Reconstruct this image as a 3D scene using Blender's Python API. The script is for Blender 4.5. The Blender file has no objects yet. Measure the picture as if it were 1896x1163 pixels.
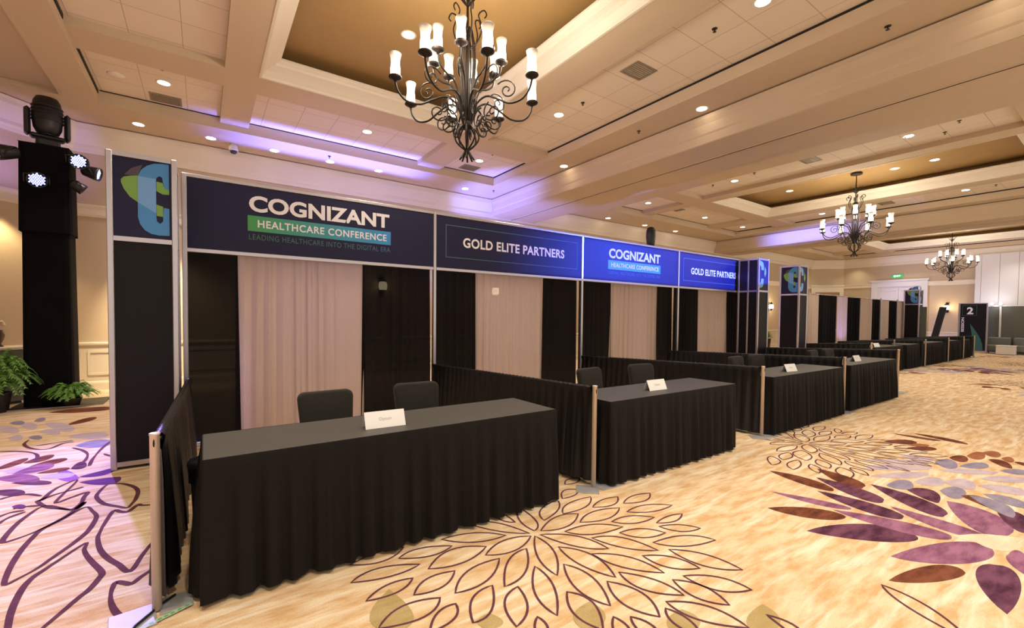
import bpy, math, random
from mathutils import Vector, Matrix
random.seed(7)
S = bpy.context.scene
COL = S.collection
PI = math.pi

# ------------------------------------------------------------------ materials
def mat(name, color, rough=0.6, metal=0.0, emit=None, es=0.0, spec=0.5, sheen=0.0, noise=0.0, nscale=8.0, trans=0.0, transl=0.0):
    m = bpy.data.materials.new(name); m.use_nodes = True
    nt = m.node_tree; b = nt.nodes['Principled BSDF']; out = nt.nodes['Material Output']
    b.inputs['Base Color'].default_value = (*color, 1)
    b.inputs['Roughness'].default_value = rough
    b.inputs['Metallic'].default_value = metal
    b.inputs['Specular IOR Level'].default_value = spec
    if sheen: b.inputs['Sheen Weight'].default_value = sheen
    if emit:
        b.inputs['Emission Color'].default_value = (*emit, 1); b.inputs['Emission Strength'].default_value = es
    if noise:
        tc = nt.nodes.new('ShaderNodeTexCoord'); nz = nt.nodes.new('ShaderNodeTexNoise')
        nz.inputs['Scale'].default_value = nscale; nz.inputs['Detail'].default_value = 4
        nt.links.new(tc.outputs['Object'], nz.inputs['Vector'])
        mx = nt.nodes.new('ShaderNodeMix'); mx.data_type = 'RGBA'
        mx.inputs['A'].default_value = (*[c * (1 - noise) for c in color], 1)
        mx.inputs['B'].default_value = (*[min(1, c * (1 + noise)) for c in color], 1)
        nt.links.new(nz.outputs['Fac'], mx.inputs['Factor']); nt.links.new(mx.outputs['Result'], b.inputs['Base Color'])
    cur = b.outputs['BSDF']
    if transl:
        tl = nt.nodes.new('ShaderNodeBsdfTranslucent'); tl.inputs['Color'].default_value = (*color, 1)
        ms = nt.nodes.new('ShaderNodeMixShader'); ms.inputs['Fac'].default_value = transl
        nt.links.new(cur, ms.inputs[1]); nt.links.new(tl.outputs[0], ms.inputs[2]); cur = ms.outputs[0]
    if trans:
        tp = nt.nodes.new('ShaderNodeBsdfTransparent'); ms = nt.nodes.new('ShaderNodeMixShader'); ms.inputs['Fac'].default_value = trans
        nt.links.new(cur, ms.inputs[1]); nt.links.new(tp.outputs[0], ms.inputs[2]); cur = ms.outputs[0]
    nt.links.new(cur, out.inputs['Surface'])
    return m

M = {}
M['paint'] = mat('warm cream paint', (.60, .475, .325), .75, noise=.03, nscale=2)
M['cream'] = mat('cream moulding paint', (.78, .70, .58), .5)
M['gold'] = mat('gold tray paint', (.35, .215, .082), .5, noise=.08, nscale=3)
M['slot'] = mat('dark air slot', (.015, .012, .01), .9)
M['wall'] = mat('tan wallcovering', (.57, .455, .315), .75, noise=.05, nscale=30)
M['ivory'] = mat('ivory wainscot paint', (.74, .67, .53), .5)
M['black_fabric'] = mat('black drape fabric', (.0042, .0034, .0045), .9, spec=.12)
M['sheer_black'] = mat('sheer black drape', (.0045, .0036, .0048), .9, spec=.12, trans=.012)
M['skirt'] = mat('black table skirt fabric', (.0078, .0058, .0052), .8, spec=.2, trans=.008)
M['rail_fabric'] = mat('black rail curtain fabric', (.0042, .0036, .0045), .5, spec=.4)
M['post_metal'] = mat('brushed rail post metal', (.74, .62, .53), .42, metal=.55)
M['tan_fabric'] = mat('tan drape fabric', (.58, .475, .425), .9, spec=.1, transl=.3, trans=.03)
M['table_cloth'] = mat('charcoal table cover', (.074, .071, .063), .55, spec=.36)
M['alu'] = mat('satin aluminium', (.53, .49, .54), .34, metal=.93)
M['steel_plate'] = mat('grey steel plate', (.36, .36, .37), .5, metal=.2)
M['chair'] = mat('charcoal chair upholstery', (.017, .015, .012), .9, sheen=.05, noise=.25, nscale=60)
M['chair_leg'] = mat('dark chair frame', (.03, .027, .025), .4, metal=.6)
M['white_card'] = mat('white card stock', (.86, .84, .83), .6)
M['print_grey'] = mat('grey print', (.45, .44, .43), .8)
M['panel_black'] = mat('black exhibit panel', (.0075, .006, .0085), .5, spec=.2)
M['panel_navy'] = mat('navy printed panel', (.0135, .012, .050), .5, spec=.25)
M['letter'] = mat('pale lettering', (.80, .76, .84), .6)
M['logo_blue'] = mat('logo blue', (.055, .25, .60), .5)
M['logo_light'] = mat('logo light blue', (.16, .36, .74), .5)
M['logo_green'] = mat('logo green', (.18, .36, .07), .5)
M['logo_plum'] = mat('logo plum', (.075, .05, .085), .5)
M['thin_line'] = mat('teal line print', (.05, .13, .15), .6)
M['iron'] = mat('bronze wrought iron', (.019, .012, .009), .5, metal=.15, spec=.35)
M['black_plastic'] = mat('black plastic', (.012, .012, .013), .4)
M['lens'] = mat('dark glass lens', (.02, .02, .03), .08, spec=.8)
M['led'] = mat('violet white led', (.8, .8, 1), .3, emit=(.30, .34, 1.0), es=6)
M['lamp'] = mat('lit downlight lamp', (1, .95, .85), .4, emit=(1, .86, .66), es=16)
M['white_led'] = mat('white lamp', (1, 1, 1), .4, emit=(.95, .97, 1), es=22)
M['trim_white'] = mat('white metal trim', (.78, .72, .62), .4)
M['vent'] = mat('vent louvre', (.30, .25, .18), .5, metal=.3)
M['fern'] = mat('fern leaf', (.15, .33, .05), .55, noise=.4, nscale=6, transl=.2)
M['pot'] = mat('dark planter', (.02, .017, .015), .5)
M['green_tape'] = mat('pale green tape', (.42, .50, .36), .6)
M['green_mark'] = mat('green tape print', (.08, .42, .13), .6)
M['bag'] = mat('black bin liner', (.008, .008, .01), .3, spec=.6)
M['bin'] = mat('grey bin plastic', (.13, .125, .12), .5)
M['white_panel'] = mat('white operable wall panel', (.74, .72, .74), .6)
M['olive'] = mat('olive grey panel', (.11, .115, .10), .5)
M['olive_seat'] = mat('grey green upholstery', (.17, .18, .155), .8)
M['teal'] = mat('teal swoosh', (.02, .11, .095), .5)
M['exit_green'] = mat('lit green sign', (.02, .3, .1), .5, emit=(.04, .55, .22), es=.55)
M['exit_white'] = mat('lit sign lettering', (.8, .9, .8), .5, emit=(.75, 1, .8), es=1.2)
M['bronze'] = mat('dark bronze', (.05, .035, .025), .4, metal=.6)
M['sconce_glass'] = mat('lit sconce glass', (1, .9, .75), .4, emit=(1, .80, .52), es=10)
M['vase'] = mat('brown ceramic', (.10, .06, .04), .35)
M['flower'] = mat('off white flowers', (.72, .64, .52), .8)

def shade_mat():
    m = mat('lit frosted chandelier glass', (.62, .53, .45), .35, emit=(1, .84, .62), es=1)
    nt = m.node_tree; b = nt.nodes['Principled BSDF']
    tc = nt.nodes.new('ShaderNodeTexCoord'); sp = nt.nodes.new('ShaderNodeSeparateXYZ')
    nt.links.new(tc.outputs['Generated'], sp.inputs[0])
    r = nt.nodes.new('ShaderNodeMapRange'); r.inputs['From Min'].default_value = .35; r.inputs['From Max'].default_value = .95
    r.inputs['To Min'].default_value = 2.3; r.inputs['To Max'].default_value = .16
    nt.links.new(sp.outputs['Z'], r.inputs['Value']); nt.links.new(r.outputs[0], b.inputs['Emission Strength'])
    return m
M['shade'] = shade_mat()

def tile_mat():
    m = mat('acoustic ceiling tile', (.80, .69, .54), .85)
    nt = m.node_tree; b = nt.nodes['Principled BSDF']
    tc = nt.nodes.new('ShaderNodeTexCoord'); mp = nt.nodes.new('ShaderNodeMapping')
    mp.inputs['Location'].default_value = (.2, .62 - .62 * .0, 0)
    br = nt.nodes.new('ShaderNodeTexBrick'); br.offset = 0; br.squash = 1
    br.inputs['Scale'].default_value = 1; br.inputs['Brick Width'].default_value = .602; br.inputs['Row Height'].default_value = .62
    br.inputs['Mortar Size'].default_value = .006; br.inputs['Mortar Smooth'].default_value = .3
    br.inputs['Color1'].default_value = (.80, .69, .54, 1); br.inputs['Color2'].default_value = (.77, .66, .51, 1)
    br.inputs['Mortar'].default_value = (.5, .40, .28, 1)
    nt.links.new(tc.outputs['Object'], mp.inputs[0]); nt.links.new(mp.outputs[0], br.inputs['Vector'])
    nt.links.new(br.outputs['Color'], b.inputs['Base Color'])
    return m
M['tile'] = tile_mat()

def carpet_mat(name, c1, c2, c3, streak=True):
    m = mat(name, c1, .95, spec=.1)
    nt = m.node_tree; b = nt.nodes['Principled BSDF']; N = nt.nodes.new; L = nt.links.new
    tc = N('ShaderNodeTexCoord')
    mp = N('ShaderNodeMapping'); mp.inputs['Rotation'].default_value = (0, 0, .5); mp.inputs['Scale'].default_value = (2.2, 7.0, 1)
    L(tc.outputs['Object'], mp.inputs[0])
    n1 = N('ShaderNodeTexNoise'); n1.inputs['Scale'].default_value = 1.6; n1.inputs['Detail'].default_value = 6; n1.inputs['Roughness'].default_value = .6
    L(mp.outputs[0], n1.inputs['Vector'])
    cr = N('ShaderNodeValToRGB'); e = cr.color_ramp.elements
    e[0].position = .38; e[0].color = (*c1, 1); e[1].position = .60; e[1].color = (*c2, 1)
    L(n1.outputs['Fac'], cr.inputs[0]); cur = cr.outputs['Color']
    if streak:
        # pale crossing brush strokes woven into the ground
        prev = None
        for ang, sx, sy, sc in ((.35, 1.0, 9.0, 1.5), (1.25, 1.0, 11.0, 1.2), (2.3, 1.0, 10.0, 1.35)):
            n2 = N('ShaderNodeTexNoise'); n2.inputs['Scale'].default_value = 1.3; n2.inputs['Detail'].default_value = 2
            L(tc.outputs['Object'], n2.inputs['Vector'])
            ad = N('ShaderNodeVectorMath'); ad.operation = 'MULTIPLY_ADD'; ad.inputs[1].default_value = (.16, .16, 0)
            L(n2.outputs['Color'], ad.inputs[0]); L(tc.outputs['Object'], ad.inputs[2])
            m3 = N('ShaderNodeMapping'); m3.inputs['Rotation'].default_value = (0, 0, ang); m3.inputs['Scale'].default_value = (sx, sy, 1)
            L(ad.outputs[0], m3.inputs[0])
            n3 = N('ShaderNodeTexNoise'); n3.inputs['Scale'].default_value = sc; n3.inputs['Detail'].default_value = 3; n3.inputs['Roughness'].default_value = .55
            L(m3.outputs[0], n3.inputs['Vector'])
            mr = N('ShaderNodeMapRange'); mr.inputs['From Min'].default_value = .56; mr.inputs['From Max'].default_value = .70
            mr.inputs['To Min'].default_value = 0; mr.inputs['To Max'].default_value = .65
            L(n3.outputs['Fac'], mr.inputs['Value'])
            mx = N('ShaderNodeMix'); mx.data_type = 'RGBA'; mx.inputs['B'].default_value = (*c3, 1)
            L(mr.outputs[0], mx.inputs['Factor']); L(cur, mx.inputs['A']); cur = mx.outputs['Result']
    # fine pile speckle
    n4 = N('ShaderNodeTexNoise'); n4.inputs['Scale'].default_value = 160; n4.inputs['Detail'].default_value = 1
    L(tc.outputs['Object'], n4.inputs['Vector'])
    mr4 = N('ShaderNodeMapRange'); mr4.inputs['From Min'].default_value = .3; mr4.inputs['From Max'].default_value = .7
    mr4.inputs['To Min'].default_value = .9; mr4.inputs['To Max'].default_value = 1.08
    L(n4.outputs['Fac'], mr4.inputs['Value'])
    m2 = N('ShaderNodeVectorMath'); m2.operation = 'SCALE'; L(cur, m2.inputs[0]); L(mr4.outputs[0], m2.inputs['Scale'])
    L(m2.outputs[0], b.inputs['Base Color'])
    return m
M['carpet'] = carpet_mat('gold patterned carpet', (.60, .375, .185), (.74, .575, .375), (.85, .765, .61))
M['c_line'] = carpet_mat('plum carpet outline', (.10, .035, .05), (.14, .05, .07), (.1, .1, .1), False)
M['c_D'] = carpet_mat('dark plum petal', (.065, .02, .042), (.17, .065, .11), (0, 0, 0), False)
M['c_P'] = carpet_mat('mauve petal', (.18, .065, .125), (.34, .15, .235), (0, 0, 0), False)
M['c_B'] = carpet_mat('rust brown petal', (.095, .028, .016), (.21, .072, .04), (0, 0, 0), False)
M['c_T'] = carpet_mat('terracotta petal', (.28, .10, .045), (.36, .15, .075), (0, 0, 0), False)
M['c_L'] = carpet_mat('lavender petal', (.44, .35, .42), (.54, .44, .48), (0, 0, 0), False)
M['c_S'] = carpet_mat('slate petal', (.22, .19, .27), (.30, .26, .34), (0, 0, 0), False)
M['c_W'] = carpet_mat('cream petal', (.70, .56, .40), (.78, .66, .50), (0, 0, 0), False)
M['c_O'] = carpet_mat('olive disc', (.40, .29, .12), (.46, .35, .17), (0, 0, 0), False)
M['c_V'] = carpet_mat('violet petal', (.26, .10, .34), (.32, .13, .40), (0, 0, 0), False)
M['c_K'] = carpet_mat('indigo petal', (.10, .035, .13), (.15, .05, .18), (0, 0, 0), False)

def band_mat(name, x0, x1, ca, cb):
    m = mat(name, ca, .55); nt = m.node_tree; b = nt.nodes['Principled BSDF']
    tc = nt.nodes.new('ShaderNodeTexCoord'); sp = nt.nodes.new('ShaderNodeSeparateXYZ'); r = nt.nodes.new('ShaderNodeMapRange')
    nt.links.new(tc.outputs['Object'], sp.inputs[0]); nt.links.new(sp.outputs['X'], r.inputs['Value'])
    r.inputs['From Min'].default_value = x0; r.inputs['From Max'].default_value = x1
    mx = nt.nodes.new('ShaderNodeMix'); mx.data_type = 'RGBA'
    mx.inputs['A'].default_value = (*ca, 1); mx.inputs['B'].default_value = (*cb, 1)
    nt.links.new(r.outputs[0], mx.inputs['Factor']); nt.links.new(mx.outputs['Result'], b.inputs['Base Color'])
    return m

# ------------------------------------------------------------------ mesh builder
class MB:
    def __init__(s): s.v = []; s.f = []; s.m = []; s.sm = []
    def add(s, vs, fs, mi=0, smooth=False):
        o = len(s.v); s.v += [tuple(p) for p in vs]
        for f in fs: s.f.append([i + o for i in f]); s.m.append(mi); s.sm.append(smooth)
        return s
    def box(s, x0, x1, y0, y1, z0, z1, mi=0, b=0.0):
        if b:
            return s.rbox(x0, x1, y0, y1, z0, z1, b, mi)
        return s.add([(x0,y0,z0),(x1,y0,z0),(x1,y1,z0),(x0,y1,z0),(x0,y0,z1),(x1,y0,z1),(x1,y1,z1),(x0,y1,z1)],
              [(0,3,2,1),(4,5,6,7),(0,1,5,4),(1,2,6,5),(2,3,7,6),(3,0,4,7)], mi)
    def rbox(s, x0, x1, y0, y1, z0, z1, b, mi=0):
        # chamfered box
        V = []; idx = {}
        X = (x0, x1); Y = (y0, y1); Z = (z0, z1)
        for i in (0,1):
            for j in (0,1):
                for k in (0,1):
                    sx = b if i == 0 else -b; sy = b if j == 0 else -b; sz = b if k == 0 else -b
                    idx[i,j,k,0] = len(V); V.append((X[i], Y[j]+sy, Z[k]+sz))
                    idx[i,j,k,1] = len(V); V.append((X[i]+sx, Y[j], Z[k]+sz))
                    idx[i,j,k,2] = len(V); V.append((X[i]+sx, Y[j]+sy, Z[k]))
        F = []
        for i in (0,1): F.append([idx[i,0,0,0], idx[i,1,0,0], idx[i,1,1,0], idx[i,0,1,0]][::(1 if i else -1)])
        for j in (0,1): F.append([idx[0,j,0,1], idx[0,j,1,1], idx[1,j,1,1], idx[1,j,0,1]][::(1 if j else -1)])
        for k in (0,1): F.append([idx[0,0,k,2], idx[1,0,k,2], idx[1,1,k,2], idx[0,1,k,2]][::(1 if k else -1)])
        for j in (0,1):
            for k in (0,1): F.append([idx[0,j,k,1], idx[1,j,k,1], idx[1,j,k,2], idx[0,j,k,2]])
        for i in (0,1):
            for k in (0,1): F.append([idx[i,0,k,0], idx[i,1,k,0], idx[i,1,k,2], idx[i,0,k,2]])
        for i in (0,1):
            for j in (0,1): F.append([idx[i,j,0,0], idx[i,j,1,0], idx[i,j,1,1], idx[i,j,0,1]])
        for i in (0,1):
            for j in (0,1):
                for k in (0,1): F.append([idx[i,j,k,0], idx[i,j,k,1], idx[i,j,k,2]])
        return s.add(V, F, mi)
    def tube(s, pts, r, n=8, mi=0, caps=True, closed=False):
        P = [Vector(p) for p in pts]; k = len(P)
        R = r if isinstance(r, (list, tuple)) else [r] * k
        T = []
        for i in range(k):
            a = P[(i-1) % k] if (closed or i > 0) else P[i]; b = P[(i+1) % k] if (closed or i < k-1) else P[i]
            T.append((b - a).normalized())
        up = Vector((0,0,1)) if abs(T[0].z) < .9 else Vector((1,0,0))
        u = T[0].cross(up).normalized(); V = []
        for i in range(k):
            u = (u - T[i] * u.dot(T[i])); u = u.normalized() if u.length > 1e-6 else T[i].orthogonal().normalized()
            w = T[i].cross(u)
            for j in range(n):
                a = 2 * PI * j / n; V.append(P[i] + (u * math.cos(a) + w * math.sin(a)) * R[i])
        F = []
        for i in range(k if closed else k-1):
            i2 = (i+1) % k
            for j in range(n): F.append((i*n+j, i*n+(j+1) % n, i2*n+(j+1) % n, i2*n+j))
        if caps and not closed: F.append(tuple(range(n))[::-1]); F.append(tuple((k-1)*n+j for j in range(n)))
        return s.add(V, F, mi, True)
    def lathe(s, prof, cx=0, cy=0, n=20, mi=0, z0=0, axis=None):
        V = []; F = []; k = len(prof)
        for r, z in prof:
            for j in range(n):
                a = 2 * PI * j / n; V.append((r * math.cos(a), r * math.sin(a), z))
        if axis is not None: V = [axis @ Vector(p) for p in V]
        V = [(p[0]+cx, p[1]+cy, p[2]+z0) for p in V]
        for i in range(k-1):
            for j in range(n): F.append((i*n+j, i*n+(j+1) % n, (i+1)*n+(j+1) % n, (i+1)*n+j))
        if prof[0][0] > 1e-5: F.append(tuple(range(n))[::-1])
        if prof[-1][0] > 1e-5: F.append(tuple((k-1)*n+j for j in range(n)))
        return s.add(V, F, mi, True)
    def grid(s, rows, mi=0, smooth=True, closed=False):
        V = [p for r in rows for p in r]; n = len(rows[0]); F = []
        for i in range(len(rows)-1):
            for j in range(n if closed else n-1): F.append((i*n+j, i*n+(j+1) % n, (i+1)*n+(j+1) % n, (i+1)*n+j))
        return s.add(V, F, mi, smooth)
    def prism(s, poly, y0, y1, mi=0):
        # polygon given as (x, z), extruded along y
        n = len(poly); V = [(x, y0, z) for x, z in poly] + [(x, y1, z) for x, z in poly]
        F = [tuple(range(n)), tuple(range(2*n-1, n-1, -1))]
        for i in range(n): F.append((i, n+i, n+(i+1) % n, (i+1) % n))
        return s.add(V, F, mi)
    def move(s, dx=0, dy=0, dz=0, rz=0):
        c, q = math.cos(rz), math.sin(rz)
        s.v = [(x*c - y*q + dx, x*q + y*c + dy, z + dz) for x, y, z in s.v]; return s
    def mesh(s, name, mats):
        me = bpy.data.meshes.new(name); me.from_pydata(s.v, [], s.f)
        for m in (mats if isinstance(mats, (list, tuple)) else [mats]): me.materials.append(M[m] if isinstance(m, str) else m)
        me.polygons.foreach_set('material_index', s.m); me.polygons.foreach_set('use_smooth', s.sm)
        me.update(); me.validate(); return me
    def build(s, name, mats, parent=None, loc=(0,0,0), rz=0):
        o = bpy.data.objects.new(name, s.mesh(name, mats)); COL.objects.link(o)
        if parent: o.parent = parent
        o.location = loc; o.rotation_euler = (0, 0, rz); return o

def tag(o, label, cat, group=None, kind=None):
    o['label'] = label; o['category'] = cat
    if group: o['group'] = group
    if kind: o['kind'] = kind
    return o
def thing(name, label, cat, loc=(0,0,0), rz=0, group=None):
    o = bpy.data.objects.new(name, None); COL.objects.link(o); o.empty_display_size = .1
    o.location = loc; o.rotation_euler = (0, 0, rz); return tag(o, label, cat, group)
def struct(o): o['kind'] = 'structure'; return o
def dup(root, loc, rz=None, label=None, group=None):
    r = root.copy(); COL.objects.link(r); r.location = loc
    if rz is not None: r.rotation_euler = (0, 0, rz)
    if label: r['label'] = label
    if group: r['group'] = group
    for ch in list(root.children):
        c = ch.copy(); COL.objects.link(c); c.parent = r
        for g in list(ch.children):
            d = g.copy(); COL.objects.link(d); d.parent = c
    return r

def text_mesh(txt, width, height, off=0.0, spacing=1.0):
    """flat lettering in the x-z plane, left bottom at the origin, scaled to width x height"""
    cu = bpy.data.curves.new('letters', 'FONT'); cu.body = txt; cu.size = 1; cu.offset = off; cu.space_character = spacing
    cu.resolution_u = 4
    ob = bpy.data.objects.new('letters', cu); COL.objects.link(ob)
    bpy.context.view_layer.update()
    me = bpy.data.meshes.new_from_object(ob.evaluated_get(bpy.context.evaluated_depsgraph_get()))
    bpy.data.objects.remove(ob); bpy.data.curves.remove(cu)
    xs = [v.co.x for v in me.vertices]; ys = [v.co.y for v in me.vertices]
    sx = width / (max(xs) - min(xs)); sy = height / (max(ys) - min(ys)); x0, y0 = min(xs), min(ys)
    vs = [((v.co.x - x0) * sx, 0, (v.co.y - y0) * sy) for v in me.vertices]; fs = [tuple(p.vertices) for p in me.polygons]
    bpy.data.meshes.remove(me); return vs, fs
def put_text(mb, txt, x, y, z, w, h, mi=0, off=0.0, spacing=1.0, rot=None):
    vs, fs = text_mesh(txt, w, h, off, spacing)
    if rot: vs = [rot(p) for p in vs]
    mb.add([(p[0]+x, p[1]+y, p[2]+z) for p in vs], fs, mi)

def words(txt, x, y, z, w, h, matname, parent, name, off=0.0, spacing=1.0, rot=None):
    """one line of lettering; every word is a part of its own"""
    vs, fs = text_mesh(txt, w, h, off, spacing)
    cs = sorted((min(vs[i][0] for i in f), max(vs[i][0] for i in f)) for f in fs); gaps = []; hi = cs[0][1]
    for a, b in cs[1:]:
        if a > hi: gaps.append((a - hi, (a + hi) / 2))
        hi = max(hi, b)
    n = len(txt.split()); cuts = sorted(g[1] for g in sorted(gaps, reverse=True)[:n-1]) + [1e9]; lo = -1e9; out = []
    for c in cuts:
        sel = [f for f in fs if lo <= sum(vs[i][0] for i in f)/len(f) < c]; lo = c
        ids = sorted({i for f in sel for i in f}); mp = {i: k for k, i in enumerate(ids)}
        V = [vs[i] for i in ids]
        if rot: V = [rot(p) for p in V]
        mb = MB().add([(p[0]+x, p[1]+y, p[2]+z) for p in V], [[mp[i] for i in f] for f in sel])
        out.append(mb.build(name, [matname], parent))
    return out
# carpet motifs, floor coordinates in metres
MEDALLION=[[(1.845,2.397),(1.458,2.362),(1.652,2.451),(1.645,2.303)],[(1.868,2.382),(1.689,1.938),(1.849,2.156),(1.715,2.151)],[(1.72,2.282),(1.374,2.021),(1.544,2.23),(1.56,2.074)],[(1.707,2.501),(1.314,2.699),(1.545,2.654),(1.48,2.541)],[(1.516,2.449),(1.094,2.421),(1.304,2.542),(1.304,2.366)],[(1.509,2.281),(1.118,2.123),(1.279,2.271),(1.327,2.127)],[(1.64,2.087),(1.46,1.672),(1.608,1.878),(1.478,1.879)],[(1.323,2.07),(1.081,1.864),(1.173,2.031),(1.206,1.892)],[(1.435,1.98),(1.242,1.721),(1.297,1.907),(1.373,1.805)],[(1.214,2.315),(0.925,2.233),(1.046,2.333),(1.088,2.214)],[(1.071,2.496),(0.674,2.538),(0.849,2.594),(0.886,2.472)],[(1.334,2.582),(0.989,2.631),(1.141,2.671),(1.168,2.547)],[(0.98,2.385),(0.695,2.327),(0.831,2.402),(0.864,2.308)],[(1.032,2.133),(0.682,2.084),(0.838,2.179),(0.901,2.039)],[(1.077,2.043),(0.876,1.921),(0.968,2.029),(1.022,1.945)],[(1.371,1.72),(1.269,1.551),(1.361,1.624),(1.303,1.653)],[(1.063,2.743),(0.716,2.726),(0.926,2.776),(0.901,2.654)],[(1.86,2.432),(1.588,2.767),(1.745,2.712),(1.708,2.568)],[(1.911,2.444),(2.049,2.837),(1.923,2.644),(2.016,2.556)],[(1.874,2.626),(1.803,2.858),(1.874,2.783),(1.811,2.706)],[(1.949,2.418),(2.36,2.472),(2.18,2.525),(2.155,2.364)],[(2.071,2.532),(2.395,2.759),(2.163,2.687),(2.288,2.619)],[(2.263,2.537),(2.675,2.654),(2.415,2.653),(2.504,2.533)],[(2.539,2.495),(2.866,2.527),(2.704,2.554),(2.717,2.436)],[(2.273,2.359),(2.709,2.367),(2.478,2.435),(2.496,2.287)],[(2.804,2.409),(3.157,2.424),(2.979,2.468),(2.995,2.344)],[(2.701,2.286),(3.104,2.164),(2.925,2.289),(2.877,2.175)],[(2.476,2.236),(2.801,2.105),(2.66,2.226),(2.597,2.123)],[(2.086,2.315),(2.481,2.134),(2.326,2.284),(2.218,2.176)],[(2.736,2.037),(3.031,2.024),(2.898,2.059),(2.881,1.978)],[(2.393,2.087),(2.663,1.905),(2.571,2.042),(2.479,1.946)],[(2.705,1.991),(2.932,1.807),(2.854,1.926),(2.777,1.852)],[(1.91,2.376),(2.167,1.982),(2.11,2.22),(2.012,2.116)],[(2.177,2.142),(2.419,1.783),(2.353,2.034),(2.26,1.93)],[(2.475,1.867),(2.861,1.65),(2.742,1.807),(2.61,1.719)],[(1.908,2.18),(1.959,1.733),(2.023,1.982),(1.88,1.951)],[(2.031,1.996),(2.235,1.603),(2.2,1.835),(2.072,1.787)],[(2.282,1.799),(2.456,1.512),(2.429,1.681),(2.306,1.622)],[(2.488,1.752),(2.655,1.358),(2.632,1.582),(2.499,1.517)],[(1.8,2.006),(1.742,1.574),(1.848,1.808),(1.694,1.776)],[(2.016,1.758),(2.143,1.409),(2.132,1.585),(1.998,1.571)],[(2.216,1.531),(2.268,1.224),(2.308,1.391),(2.178,1.365)],[(2.302,1.52),(2.5,1.225),(2.463,1.396),(2.335,1.329)],[(1.889,1.733),(1.884,1.373),(1.969,1.548),(1.809,1.548)],[(1.632,1.789),(1.576,1.467),(1.684,1.645),(1.539,1.631)],[(2.014,1.429),(2.179,1.075),(2.166,1.281),(2.026,1.253)],[(1.965,1.397),(1.93,1.164),(1.988,1.279),(1.902,1.302)],[(1.762,1.455),(1.741,1.231),(1.8,1.349),(1.717,1.361)],[(1.69,1.504),(1.61,1.32),(1.689,1.402),(1.61,1.423)],[(2.449,2.755),(2.692,2.832),(2.57,2.877),(2.597,2.756)],[(2.678,2.98),(2.907,3.034),(2.779,3.058),(2.805,2.961)],[(2.954,0.43),(3.169,0.83),(3.13,0.619),(3.04,0.689)],[(2.268,0.831),(2.349,1.074),(2.38,0.942),(2.318,0.974)]]
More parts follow.
